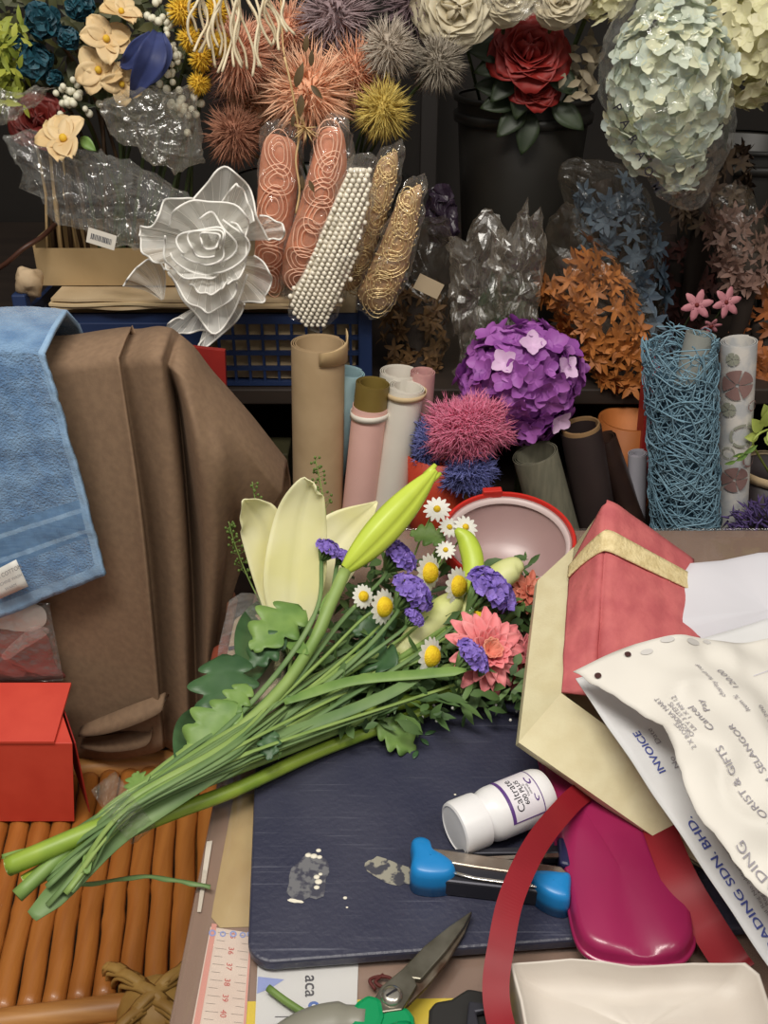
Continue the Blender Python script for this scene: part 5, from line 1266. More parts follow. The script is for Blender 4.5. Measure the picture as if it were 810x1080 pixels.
# =================== flowers, bags and packets on the rack ===================
# overhead hanging rail of the rack
for x in (-.93, 1.08):
    b = MB(); b.tube([(x, 1.86, .84), (x, 1.06, .84)], .008, 8); build('rail_arm', b, m_rkp, rk)
b = MB(); b.tube([(-.95, 1.06, .84), (1.1, 1.06, .84)], .008, 8); build('hanging_rail', b, m_rkp, rk)
# buckets standing on the upper shelf
m_bk = mat('bucket black', (46, 44, 40), (34, 32, 30), 8, .45)
def bucket(uc, vt, vb, Y, hw, lab, m=m_bk):
    pt = WY(uc, vt, Y); r = hw*px(pt); z0 = ZU+.001
    t = thing('flower_bucket', (pt.x, Y, z0), lab, 'bucket'); h = pt.z-z0
    M = Matrix.Translation((pt.x, Y, z0))
    b = MB(); b.lathe([(0, 0), (r*.74, 0), (r*.76, .002), (r*.98, h-.002), (r*.97, h), (r*.95, h-.002), (r*.73, .006), (0, .006)], M, 40); build('wall', b, m, t)
    b = MB(); b.lathe([(r*.95, h-.03), (r*1.02, h-.028), (r*1.03, h-.018), (r*.965, h-.016)], M, 40); build('band', b, m, t)
    b = MB(); b.lathe([(r*.98, h-.004), (r*1.03, h-.003), (r*1.03, h+.003), (r*.96, h+.003)], M, 40); build('rim', b, m, t)
    return V((pt.x, Y, z0+.02)), t
BK1, _ = bucket(553, 102, 230, 1.36, 72, 'large dark flower bucket under the red roses')
BK2, _ = bucket(335, 190, 290, 1.45, 95, 'dark flower bucket behind the crate under the spiky flower heads')
BK3, _ = bucket(790, 150, 290, 1.42, 70, 'dark flower bucket at the right behind the hanging hydrangea bag')
BX = V((bxx, 1.20, ZP+.006))
m_sgr = mat('artificial stem', (70, 86, 48), (54, 68, 38), 20, .6); m_sbr = mat('brown stem', (84, 62, 40), (64, 46, 30), 20, .6)
def stalk(t, c, foot, r=.0022, m=None, back=.0):
    c = V(c); foot = V(foot)+V((R.uniform(-.03, .03), R.uniform(-.02, .02), 0)); mid = c.lerp(foot, .5)+V((0, .05+back, .03))
    b = MB(); b.tube(smooth([c+V((0, .012, 0)), mid, foot], 18), r, 6); build('stem', b, m or m_sgr, t)
def fhead(name, u, v, Y, lab, cat='flower', group=None):
    return thing(name, WY(u, v, Y), lab, cat, group)

# spiky round heads
SPK = [((355, 16, 1.18), 50, (184, 162, 164), (150, 128, 132), 'mauve spiky flower head at the top left of the grey ones'), ((436, 2, 1.22), 44, (146, 124, 128), (112, 92, 98), 'dusky mauve spiky flower head highest beside the white roses'),
 ((410, 50, 1.12), 37, (206, 194, 178), (172, 158, 142), 'pale beige grey spiky flower head'), ((462, 66, 1.16), 36, (178, 168, 152), (140, 130, 116), 'grey spiky flower head rightmost of the round ones'),
 ((252, 58, 1.14), 52, (248, 196, 166), (226, 160, 128), 'salmon spiky flower head under the cream fringe'), ((326, 98, 1.10), 60, (255, 208, 174), (238, 174, 136), 'largest peach spiky flower head in the middle'),
 ((303, 34, 1.2), 42, (248, 196, 164), (228, 162, 128), 'peach spiky flower head behind the largest one at the top'), ((376, 78, 1.15), 46, (246, 192, 158), (226, 158, 122), 'peach spiky flower head right of the largest one'),
 ((280, 112, 1.18), 48, (230, 182, 146), (200, 148, 112), 'tan peach spiky flower head left of the largest one'), ((404, 116, 1.08), 37, (222, 200, 112), (192, 164, 76), 'mustard yellow spiky flower head above the pearl packet'),
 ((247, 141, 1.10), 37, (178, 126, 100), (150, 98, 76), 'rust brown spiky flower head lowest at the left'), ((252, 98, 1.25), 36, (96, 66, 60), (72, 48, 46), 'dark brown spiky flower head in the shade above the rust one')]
for (u, v, Y), r, c1, c2, lab in SPK:
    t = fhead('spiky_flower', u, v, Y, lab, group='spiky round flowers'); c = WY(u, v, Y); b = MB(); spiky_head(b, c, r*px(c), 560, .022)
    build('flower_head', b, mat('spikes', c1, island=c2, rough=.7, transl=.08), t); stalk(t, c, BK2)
# yellow pompoms
m_yp = mat('pompom yellow', (244, 206, 70), rough=.7, island=(226, 178, 46), transl=.15)
for u, v, r, lab in ((192, 12, 18, 'large yellow pompom flower at the top left of the fringe'), (200, 41, 15, 'yellow pompom flower left of its cluster'), (231, 47, 15, 'yellow pompom flower right of its cluster'), (212, 62, 15, 'yellow pompom flower in the middle of the cluster'), (210, 88, 14, 'lowest yellow pompom flower of the cluster'), (228, 12, 16, 'yellow pompom flower behind the cream fringe')):
    t = fhead('yellow_pompom', u, v, 1.10, lab, group='yellow pompoms'); c = WY(u, v, 1.10); rr = r*px(c); b = MB(); b.sph(c, rr*.55, 12, 8)
    for d in fib(170): d = (d+V((R.gauss(0, .1), R.gauss(0, .1), R.gauss(0, .1)))).normalized(); b.spike(c+d*rr*.4, c+d*rr*R.uniform(.9, 1.08), rr*.075)
    build('flower_head', b, m_yp, t); stalk(t, c, BX+V((.05, 0, 0)))
# cream fringe
m_crm = mat('cream cord', (238, 226, 196), (226, 210, 176), 60, .7)
b = MB(); top = WY(240, -40, 1.06); t = thing('cream_fringe', top, 'cream curly cord fringe hanging in front of the salmon spiky flower', 'fringe')
for i in range(26):
    f = i/25; a = (208+80*f+R.uniform(-8, 8), -22+R.uniform(-6, 6)); e = (196+112*f+R.uniform(-6, 6), 12+58*math.sin(PI*min(1, f*.75+.15))+R.uniform(-14, 14))
    q = [WY(a[0], a[1], 1.05)]
    for k in range(1, 6):
        s = k/5; q.append(WY(a[0]+(e[0]-a[0])*s+5*math.sin(s*7+i), a[1]+(e[1]-a[1])*s, 1.05-.008*math.sin(s*3+i)))
    b.tube(smooth(q, 22), .0014, 5)
build('cords', b, m_crm, t, kind='stuff')
b = MB(); b.tube([WY(205, -22, 1.05), WY(250, -26, 1.05), WY(292, -20, 1.05)], .003, 6); b.tube([WY(250, -26, 1.05), V((WY(250, -26, 1.05).x, 1.06, .84))], .001, 5); build('hanger', b, m_crm, t)
# hanging twig with brown leaves
m_twl = mat('olive brown leaf', (98, 78, 46), (74, 58, 34), 40, .6); m_stw = mat('straw', (222, 190, 140), (206, 170, 116), 40, .6)
t = thing('leafy_twig', WY(318, 90, 1.035), 'thin straw twig with olive brown leaves hanging before the peach spiky flowers', 'twig')
q = smooth([WY(u, v, 1.04) for u, v in ((300, 60), (308, 95), (315, 140), (312, 170), (316, 200), (312, 225))], 24); b = MB(); b.tube(q, .0011, 6); b.tube(smooth([WY(300, 60, 1.04), WY(296, 0, 1.045), V((WY(296, 0, 1.06).x, 1.06, .84))], 10), .0008, 5); build('stem', b, m_stw, t)
b = MB()
for u, v, dx, dy, L in ((322, 55, 2, -22, 18), (328, 70, 1, -20, 17), (312, 92, 6, -22, 26), (318, 100, -2, 22, 24), (328, 90, 12, 14, 18), (318, 185, 2, 20, 16), (310, 120, -3, 20, 14), (326, 190, 8, 20, 14)):
    p = WY(u, v, 1.032); e = WY(u+dx, v+dy, 1.028); leaf(b, p, e-p, L*px(p), L*.36*px(p), nrm=(0, -1, .2))
build('leaves', b, m_twl, t)
b = MB(); c = WY(322, 135, 1.04)
for i in range(30): d = V((R.gauss(0, 1), R.gauss(-.3, .6), R.gauss(-.3, 1))).normalized(); b.spike(c, c+d*.018*R.uniform(.5, 1.1), .001)
build('straw_tuft', b, m_stw, t)

# ---------- left flower group standing in the cardboard box
m_teal = mat('teal petal', (30, 84, 98), rough=.6, island=(18, 58, 74)); m_crp = mat('cream petal', (232, 204, 152), (220, 184, 128), 30, .6, island=(238, 214, 170), transl=.2); m_wb = mat('white berry', (222, 218, 196), rough=.5)
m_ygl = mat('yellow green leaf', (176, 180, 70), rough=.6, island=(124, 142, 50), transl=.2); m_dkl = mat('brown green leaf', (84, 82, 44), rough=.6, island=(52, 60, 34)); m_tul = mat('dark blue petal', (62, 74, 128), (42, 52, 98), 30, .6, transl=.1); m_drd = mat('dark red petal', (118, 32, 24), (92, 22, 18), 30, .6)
Gt = 'teal carnations'
for u, v, r, lab in ((45, 22, 18, 'teal carnation at the upper left of its spray'), (36, 64, 18, 'teal carnation lowest of the large ones'), (84, 6, 14, 'teal carnation at the top edge'), (72, 40, 11, 'small teal carnation right of the large ones'), (17, 47, 11, 'small teal carnation at the far left'), (58, 82, 8, 'tiny teal carnation bud')):
    t = fhead('teal_carnation', u, v, 1.13, lab, group=Gt); c = WY(u, v, 1.13); rr = r*px(c); b = MB(); floret_head(b, c, (rr*.75, rr*.7, rr*.7), 46, rr*.5, .15, 0, 4, .6, .4, 3, 2); build('flower_head', b, m_teal, t); stalk(t, c, BX, m=m_sbr)
def cream(u, v, r, ax, lab, Y=1.10, k=5):
    t = fhead('cream_blossom', u, v, Y, lab, group='cream blossoms'); c = WY(u, v, Y); rr = r*px(c); b = MB(); ax = V(ax)
    x = ax.normalized().orthogonal().normalized(); y = ax.normalized().cross(x)
    for i in range(k):
        a = 2*PI*i/k+R.random(); d = x*math.cos(a)+y*math.sin(a); b.petal(frame(c, d+ax.normalized()*.45, ax), rr*1.15, rr*1.0, curl=-.5, cup=.35, nu=6, nv=6, q=.5, ruffle=.07, ph=i)
    build('petals', b, m_crp, t, solid=.0005); b = MB(); b.sph(c+ax.normalized()*rr*.15, rr*.16, 8, 6); build('heart', b, m_yp, t); stalk(t, c, BX)
cream(112, 42, 24, (.3, -.8, .4), 'cream blossom left of the dark blue tulip'); cream(105, 74, 24, (-.1, -.9, .2), 'cream blossom under the upper cream one'); cream(128, 14, 20, (.2, -.5, .8), 'cream blossom at the top edge of the photo'); cream(128, 88, 20, (.4, -.9, -.1), 'cream blossom below the dark blue tulip'); cream(68, 148, 27, (-.1, -.6, .7), 'lowest cream blossom above the shiny clear bag', 1.06, 6)
t = fhead('blue_tulip', 148, 66, 1.08, 'dark blue tulip bud among the cream blossoms'); p0 = WY(166, 34, 1.09)
for pts, wd in (([(166, 34, 1.085), (160, 60, 1.06), (148, 84, 1.065), (138, 103, 1.08)], [10, 30, 20, 3]), ([(160, 36, 1.095), (146, 52, 1.085), (134, 66, 1.09), (123, 66, 1.10)], [8, 20, 14, 3]), ([(170, 36, 1.10), (172, 56, 1.09), (164, 76, 1.085), (152, 92, 1.085)], [8, 20, 16, 3])):
    b = MB(); broad_petal(b, pts, wd, .35, .06); build('petal', b, m_tul, t, solid=.0007)
stalk(t, p0, BX)
def berries(u, v, n, sp, lab, Y=1.11):
    t = fhead('berry_spray', u, v, Y, lab, 'berries', 'white berry sprays'); c = WY(u, v, Y); b = MB(); s = MB()
    for i in range(n):
        p = c+V((R.gauss(0, 1), R.gauss(0, .4), R.gauss(0, 1.2)))*sp*px(c); b.sph(p, R.uniform(3.2, 4.6)*px(c), 8, 6); s.tube([p, c+(p-c)*.2+V((0, .01, -.01))], .0006, 4)
    build('berries', b, m_wb, t, kind='stuff'); build('twigs', s, m_sgr, t, kind='stuff'); stalk(t, c, BX)
berries(176, 66, 26, 10, 'white berry spray right of the dark blue tulip'); berries(74, 104, 22, 9, 'white berry spray above the lowest cream blossom'); berries(196, 112, 20, 9, 'white berry spray inside the clear bag below the pompoms'); berries(172, 20, 14, 8, 'white berry spray at the top left of the pompoms')
b = MB()
for i in range(170): u = R.uniform(-15, 26); v = R.uniform(20, 112); p = WY(u, v, 1.14+R.uniform(-.03, .03)); leaf(b, p, V((R.gauss(0, 1), R.gauss(-.4, .6), R.gauss(.2, 1))), R.uniform(.012, .024), R.uniform(.004, .008), nrm=(0, -1, .3), nu=3, nv=2)
t = solo('leaf_spray', b, m_ygl, 'yellow green leafy spray at the top left edge', 'foliage', kind='stuff')
b = MB()
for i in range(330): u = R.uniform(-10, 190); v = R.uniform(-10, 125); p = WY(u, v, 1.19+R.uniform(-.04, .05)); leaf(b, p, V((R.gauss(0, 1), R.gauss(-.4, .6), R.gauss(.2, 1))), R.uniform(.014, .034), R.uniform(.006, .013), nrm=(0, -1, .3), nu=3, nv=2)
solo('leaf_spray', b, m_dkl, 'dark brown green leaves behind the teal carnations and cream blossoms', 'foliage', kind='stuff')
t = fhead('dark_rose', 38, 124, 1.12, 'dark red rose behind the lowest cream blossom'); c = WY(38, 124, 1.12); b = MB(); rose_head(b, c, (.1, -.8, .4), 27*px(c), 24); build('petals', b, m_drd, t, solid=.0005); stalk(t, c, BX)
b = MB(); c = WY(100, 163, 1.065); leaf(b, WY(85, 145, 1.07), WY(108, 166, 1.05)-WY(85, 145, 1.07), .022, .012, nrm=(0, -1, .3)); solo('green_leaf', b, m_lf, 'small green leaf at the right of the lowest cream blossom', 'leaf', solid=.0004)
# clear crinkled bags
m_cel = film('crinkled cellophane', (236, 236, 232), .10, .07, .6, 90, .2); m_cel2 = film('soft cellophane', (226, 220, 206), .10, .14, .5, 70, .20)
def bag(name, pts, Y, th, lab, m=None, amp=.006, n=64, lean=0., nsc=32, cat='bag'):
    b = MB(); out = outline_px(pts, Y, lean, n=n, corners=True); puff(b, out, th, rings=13, noise_amp=amp, nscale=nsc); crease(b, .0052, 36, Y*9)
    return solo(name, b, m or m_cel, lab, cat, sm=False)
b_ = bag('cellophane_bag', [(4, 150), (30, 142), (60, 160), (110, 165), (160, 190), (196, 205), (180, 240), (150, 264), (110, 258), (70, 240), (30, 205)], 1.085, .07, 'shiny crinkled clear bag lying over the stems in the cardboard box')
bag('cellophane_bag', [(98, 112), (150, 98), (198, 96), (206, 140), (213, 178), (180, 180), (140, 160), (115, 140)], 1.07, .05, 'clear bag round the berries under the yellow pompoms', m_cel2)
bag('cellophane_bag', [(-20, 100), (20, 98), (52, 96), (40, 112), (10, 132), (-20, 138)], 1.10, .03, 'torn clear bag corner beside the dark red rose', m_cel2)
t = thing('reed_bundle', BX, 'brown reed stems standing in the cardboard box under the clear bag', 'stems')
for i in range(9):
    u = 48+i*5.6; b = MB(); b.tube([WY(u+R.uniform(-4, 4), 268, 1.15+.03*R.random())-V((0, 0, .03)), WY(u*.9+R.uniform(-6, 6), 205, 1.16), WY(u*.8, 150, 1.17)], R.uniform(.0018, .003), 6); build('stem', b, m_sbr if i % 3 else m_stw, t)
tc_ = WY(107, 252, 1.045); Mt_ = Matrix.Rotation(math.radians(18), 4, 'Y')
t = thing('barcode_tag', tc_, 'small white barcode tag on the shiny clear bag', 'tag'); b = MB(); b.box((0, 0, 0), (.030, .0008, .016)); b.v = [Mt_ @ p+tc_ for p in b.v]; build('tag_card', b, m_whr, t, sm=False)
b = MB()
x = -.011
while x < .011: w_ = R.choice((.0004, .0007, .001)); b.box((x+w_/2, -.0006, 0), (w_, .0003, .006)); x += w_+R.choice((.0005, .0008))
b.v = [Mt_ @ p+tc_ for p in b.v]; build('bars', b, m_dk, t, sm=False, kind='stuff')

# ---------- packets leaning in front of the spiky flowers
m_pkf = film('packet film', (240, 232, 222), .09, .08, .5, 110, .2); m_lace = mat('peach lace', (244, 172, 138), (230, 150, 116), 60, .7, transl=.2); m_lacel = mat('peach cord', (252, 204, 176), rough=.6); m_prl = mat('pearl', (238, 230, 212), rough=.25, coat=.4); m_gold = mat('pale gold lace', (226, 188, 146), (206, 164, 118), 60, .6, transl=.15); m_goldl = mat('gold sequins', (240, 214, 160), rough=.3, metal=.5)
def packet(name, pts, Y, th, lab, inner, loops=0, lm=None, lean=-.00012, kind_=None):
    out = outline_px(pts, Y, lean, n=48); c = sum(out, V())/len(out); base = min(out, key=lambda p: p.z)
    t = thing(name, base, lab, 'packet', 'shrink wrapped trimmings')
    def pt_(j, s, k=1.): p = out[int(j) % 48]; q = c+(p-c)*s; return q+V((0, -1, 0))*(th/2*k*(1-s*s)**.6)
    sm_ = [c+(p-c)*.88 for p in out]; b = MB(); puff(b, sm_, th*.82, rings=8, noise_amp=.004, nscale=60); build('filling', b, inner, t)
    if kind_ == 'pearls':
        b = MB(); st_ = .0056; xs = [p.x for p in out]; zs = [p.z for p in out]; row = 0; zq = min(zs)
        ang = [math.atan2(p.z-c.z, p.x-c.x) for p in out]; rad_ = [math.hypot(p.z-c.z, p.x-c.x) for p in out]
        dv = V((.42, 0, .91)); du = V((.91, 0, -.42))
        for iu in range(-40, 41):
            for iv in range(-60, 61):
                q = c+du*(iu*st_)+dv*(iv*st_*.93+(iu % 2)*st_*.46); dx, dz = q.x-c.x, q.z-c.z; a = math.atan2(dz, dx)
                jn = min(range(48), key=lambda k: abs((ang[k]-a+PI) % (2*PI)-PI)); s = math.hypot(dx, dz)/rad_[jn]
                if s < .90: b.sph(q+V((0, out[jn].y*s+c.y*(1-s)-c.y, 0))+V((0, -1, 0))*(th/2*.86*(1-s*s)**.6+.001), .0029*R.uniform(.92, 1.06), 7, 5)
        build('pearls', b, m_prl, t, kind='stuff')
    elif loops:
        b = MB(); ys = [p.z for p in out]; z0, z1 = min(ys), max(ys); ang = [math.atan2(p.z-c.z, p.x-c.x) for p in out]; rad_ = [math.hypot(p.z-c.z, p.x-c.x) for p in out]
        def front(x, z):
            a = math.atan2(z-c.z, x-c.x); jn = min(range(48), key=lambda k: abs((ang[k]-a+PI) % (2*PI)-PI)); s = min(.97, math.hypot(x-c.x, z-c.z)/rad_[jn]); f_ = s*rad_[jn]/max(1e-6, math.hypot(x-c.x, z-c.z))
            return V((c.x+(x-c.x)*min(1, f_), out[jn].y*s+c.y*(1-s)-th/2*.86*(1-s*s)**.6-.0012, c.z+(z-c.z)*min(1, f_)))
        for i in range(loops):
            f = (i+.5)/loops; z = z0+(z1-z0)*(.08+.84*f); row = [p.x for p in out if abs(p.z-z) < .02] or [c.x]; xc = (min(row)+max(row))/2+R.uniform(-.003, .003); wd = max(.010, (max(row)-min(row)))*R.uniform(.24, .36); hh = (z1-z0)*R.uniform(.07, .13); tl_ = R.uniform(-.5, .3)
            for g in range(3):
                q = []
                for k in range(25):
                    a = 2*PI*k/24+i; r_ = (1-.28*g)*(1+.08*math.sin(3*a+i)); x = wd*r_*math.cos(a); y = hh*r_*math.sin(a); q.append(front(xc+x-y*tl_*.5, z+y))
                b.tube(q, .0006, 4, cap=False)
        build('cord_loops', b, lm, t)
    if inner is m_gold:
        b = MB()
        for k in range(300):
            j = R.randrange(48); s_ = math.sqrt(R.random())*.93; q = pt_(j, s_, .86)+V((0, -.001, 0)); b.sph(q, .0011, 5, 3, sq=(1, .4, 1))
        build('sequins', b, m_goldl, t, kind='stuff')
    b = MB(); puff(b, out, th, rings=10, noise_amp=.003, nscale=75); crease(b, .0034, 48, Y*5+len(lab)); build('film', b, m_pkf, t, sm=False)
packet('lace_packet', [(276, 138), (300, 130), (318, 150), (314, 220), (302, 300), (296, 318), (276, 316), (266, 300), (268, 220)], 1.10, .035, 'narrow peach lace packet beside the white organza rose', m_lace, 6, m_lacel)
packet('lace_packet', [(338, 128), (362, 122), (370, 150), (368, 200), (350, 260), (336, 300), (310, 316), (294, 306), (296, 270), (312, 220), (326, 170)], 1.075, .045, 'wide peach lace packet left of the pearl packet', m_lace, 7, m_lacel)
packet('lace_packet', [(398, 166), (410, 154), (423, 152), (421, 190), (405, 240), (388, 290), (372, 314), (356, 312), (366, 280), (384, 220)], 1.085, .032, 'pale gold lace packet right of the pearl packet', m_gold, 6, m_goldl)
packet('lace_packet', [(422, 202), (436, 190), (449, 186), (446, 220), (438, 260), (424, 305), (404, 334), (386, 334), (372, 318), (384, 290), (402, 250)], 1.065, .038, 'pale gold lace packet rightmost of the row', m_gold, 6, m_goldl)
packet('pearl_packet', [(368, 172), (384, 164), (396, 172), (392, 215), (380, 260), (362, 310), (344, 346), (326, 350), (306, 338), (302, 316), (322, 280), (342, 230)], 1.04, .036, 'packet of cream pearl strings leaning on the front of the crate', m_prl, kind_='pearls')

# ---------- white organza rose
m_org = film('white organza', (248, 246, 240), .46, .7, 0, 20, .3, glossy=False); m_wire = mat('white wired edge', (246, 244, 238), rough=.5)
t = thing('organza_rose', WY(222, 300, 1.03), 'large white organza rose with wired petal edges in front of the crate', 'flower')
OP = [((225, 262), [(203, 211), (219, 193), (230, 179), (243, 178), (259, 193), (268, 213), (272, 233), (283, 253)], 1.03), ((220, 262), [(147, 249), (149, 238), (159, 240), (168, 227), (174, 211), (197, 209), (210, 214)], 1.025), ((215, 262), [(147, 247), (150, 264), (159, 274), (172, 278), (177, 284), (184, 290)], 1.02),
 ((173, 318), [(130, 302), (137, 291), (148, 279), (161, 274), (174, 284)], 1.035), ((216, 322), [(217, 349), (201, 350), (186, 353), (176, 347), (181, 338), (194, 336)], 1.03), ((225, 308), [(226, 351), (212, 360), (210, 367), (219, 364), (241, 347), (254, 331), (258, 320)], 1.025), ((235, 280), [(250, 320), (277, 318), (279, 313), (286, 298), (283, 284), (268, 269)], 1.03), ((245, 255), [(283, 253), (297, 251), (300, 242), (292, 233), (274, 227)], 1.03),
 ((228, 262), [(234, 213), (246, 197), (252, 196), (261, 211), (268, 233)], 1.01), ((220, 270), [(178, 289), (197, 320), (226, 351), (246, 329), (261, 289)], 1.012), ((215, 265), [(177, 287), (197, 316), (214, 327), (226, 328), (246, 313), (250, 298)], 1.0), ((212, 258), [(174, 249), (174, 271), (188, 289), (208, 294), (228, 291), (237, 276)], .99),
 ((222, 258), [(178, 240), (184, 222), (200, 213), (222, 212), (250, 218), (262, 232), (258, 252)], 1.0), ((224, 262), [(240, 300), (254, 290), (260, 268), (256, 244), (244, 234)], .992), ((222, 264), [(200, 300), (216, 310), (232, 306), (242, 292)], .99)]
for (bu, bv), arc, Y in OP:
    q = smooth([WY(u, v, Y+.007*math.sin(i*2.1+bu)) for i, (u, v) in enumerate(arc)], 26); o = WY(bu, bv, Y+.022); b = MB(); n = 8
    P = [[o.lerp(p, .06+.94*k/n)+V((0, (.010*math.sin(PI*k/n)+.004*math.sin(j*.9)*k/n), 0)) for j, p in enumerate(q)] for k in range(n+1)]
    b.grid(P); pe = build('petal', b, m_org, t); b = MB(); b.tube(P[-1], .0011, 6)
    for j in range(2, 25, 3): b.tube([P[k][j] for k in range(1, n+1)], .0003, 3, cap=False)
    build('wire_edge', b, m_wire, pe)
for rad, ph, tn, Y in ((9, 0, 1.2, .975), (16, 1.2, .9, .978), (23, 2.6, .8, .982), (31, 4.2, .75, .986), (38, 5.4, .6, .99)):
    q = []
    for i in range(30): a = ph+2*PI*tn*i/29; r_ = rad*(1+.13*math.sin(a*3+rad)); q.append(WY(219+6*math.sin(rad)+r_*1.08*math.cos(a+.3*math.sin(2*a+rad)), 258+5*math.cos(rad*1.7)+r_*(.92+.1*math.sin(rad))*math.sin(a), Y+.003*math.sin(a*4)))
    b = MB(); c = WY(219, 260, 1.0); P = [[p.lerp(c, .10*k)+V((0, .010*k, 0)) for p in q] for k in range(4)]; b.grid(P); pe = build('petal', b, m_org, t); b = MB(); b.tube(q, .0011, 6); build('wire_edge', b, m_wire, pe)
b = MB(); b.tube(smooth([WY(222, 280, 1.03), V((WY(222, 280, 1.03).x, 1.06, .20)), V((WY(222, 280, 1.03).x+.01, 1.12, ZP+.004))], 14), .002, 6); build('stem', b, m_sgr, t)

# ---------- right side: roses, hydrangeas, wrapped bunches
m_rr = mat('red rose', (158, 42, 36), (130, 30, 28), 30, .55, transl=.1); m_wr = mat('white rose', (236, 228, 202), (226, 214, 184), 20, .6, transl=.2); m_hyd = mat('white hydrangea', (232, 232, 200), rough=.55, island=(206, 220, 214), transl=.25); m_hy2 = mat('cream hydrangea', (240, 236, 200), rough=.55, island=(222, 220, 174), transl=.25); m_rlf = mat('rose leaf', (48, 62, 36), (36, 48, 28), 30, .5)
for u, v, r, Y, lab, seed in ((560, 48, 38, 1.24, 'large red rose above the dark bucket', 1), (566, 86, 25, 1.25, 'smaller red rose under the large one', 2)):
    t = fhead('red_rose', u, v, Y, lab, group='red roses'); c = WY(u, v, Y); b = MB(); rose_head(b, c, (.1*seed-.1, -.75, .5), r*px(c), 30); build('petals', b, m_rr, t, solid=.0006); stalk(t, c, BK1)
    b = MB()
    for du, dv in ((-46, 12), (-30, 34), (40, 30), (-12, 52), (-60, -8)):
        p = WY(u+du*.4, v+dv*.4+12, Y+.02); e = WY(u+du*1.3, v+dv*1.3+10, Y); leaf(b, p, e-p, .05, .028, nrm=(0, -.9, .4), nu=8)
    build('leaves', b, m_rlf, t, solid=.0004)
for u, v, r, lab in ((482, 6, 42, 'largest white rose at the top edge'), (536, -8, 30, 'white rose between the largest one and the hydrangeas'), (594, -6, 30, 'white rose rightmost at the top edge')):
    t = fhead('white_rose', u, v, 1.18, lab, group='white roses'); c = WY(u, v, 1.18); b = MB(); rose_head(b, c, (0, -.8, -.05), r*px(c), 32); build('petals', b, m_wr, t, solid=.0006); stalk(t, c, BK1, back=.08)
bag('cellophane_sleeve', [(505, 5), (530, -5), (560, 0), (575, 12), (548, 26), (524, 18)], 1.13, .02, 'clear sleeve edge hanging under the white roses', m_cel2)
t = fhead('cream_hydrangea', 790, 40, 1.15, 'large cream hydrangea head at the top right corner'); c = WY(795, 40, 1.15); k = px(c); b = MB(); floret_head(b, c, (56*k, 50*k, 66*k), 130, 15*k); b.sph(c, 40*k, 12, 8); build('flower_head', b, m_hy2, t); stalk(t, c, BK3, .003)
t = fhead('cream_hydrangea', 632, 0, 1.22, 'small cream hydrangea head at the top edge left of the hanging bag'); c = WY(632, -12, 1.22); k = px(c); b = MB(); floret_head(b, c, (34*k, 30*k, 26*k), 60, 13*k); build('flower_head', b, m_hy2, t); stalk(t, c, BK1, .003)
t = fhead('beige_sprig', 612, 70, 1.25, 'dim beige leafy sprig between the red roses and the hanging bag', 'sprig'); b = MB()
for i in range(40): p = WY(612+R.gauss(0, 14), 70+R.gauss(0, 18), 1.26+R.uniform(-.02, .02)); leaf(b, p, V((R.gauss(0, 1), -.5, R.gauss(-.3, 1))), .018, .009, nrm=(0, -1, .2), nu=3, nv=2)
build('leaves', b, mat('beige leaf', (150, 136, 110), rough=.6, island=(110, 100, 80)), t, kind='stuff'); stalk(t, WY(612, 80, 1.26), BK1)
# hanging hydrangea bag
Yh = 1.03; c = WY(704, 92, Yh); k = px(c)
t = thing('hydrangea_bag', WY(720, 222, Yh), 'white hydrangea head in a clear printed cone bag hanging at the upper right', 'flower bag')
b = MB(); floret_head(b, c, (56*k, 46*k, 82*k), 230, 15*k, .1); floret_head(b, WY(717, 168, Yh), (24*k, 20*k, 30*k), 34, 13*k, .1); b.sph(c, k, 12, 8, sq=(44, 36, 66)); build('flower_head', b, m_hyd, t)
out = outline_px([(650, 8), (668, -14), (705, -22), (738, 0), (760, 60), (774, 110), (768, 150), (750, 192), (737, 221), (711, 221), (690, 200), (660, 160), (636, 118), (630, 88), (640, 44)], Yh, n=60)
b = MB(); puff(b, out, .105, rings=12, noise_amp=.004, nscale=40); crease(b, .0030, 30, 3); build('film', b, film('hydrangea film', (240, 240, 236), .05, .08, .5, 70, .22), t, sm=False)
b = MB(); b.tube([WY(705, -20, Yh), V((WY(705, -20, Yh).x, 1.06, .84))], .0012, 6); build('hanger', b, m_wire, t)
b = MB()
for i, chx in enumerate('PARAOM'):
    u, v = 651+8.2*i, 114+17.2*i-.5*i; p = WY(u, v, Yh-.050); s_ = px(p)
    put_text(b, chx, 13*s_, lambda x, y, p=p: p+V((x, -.002*0, y)), rot=-1.0, bold=True)
build('lettering', b, m_txt, t, sm=False)
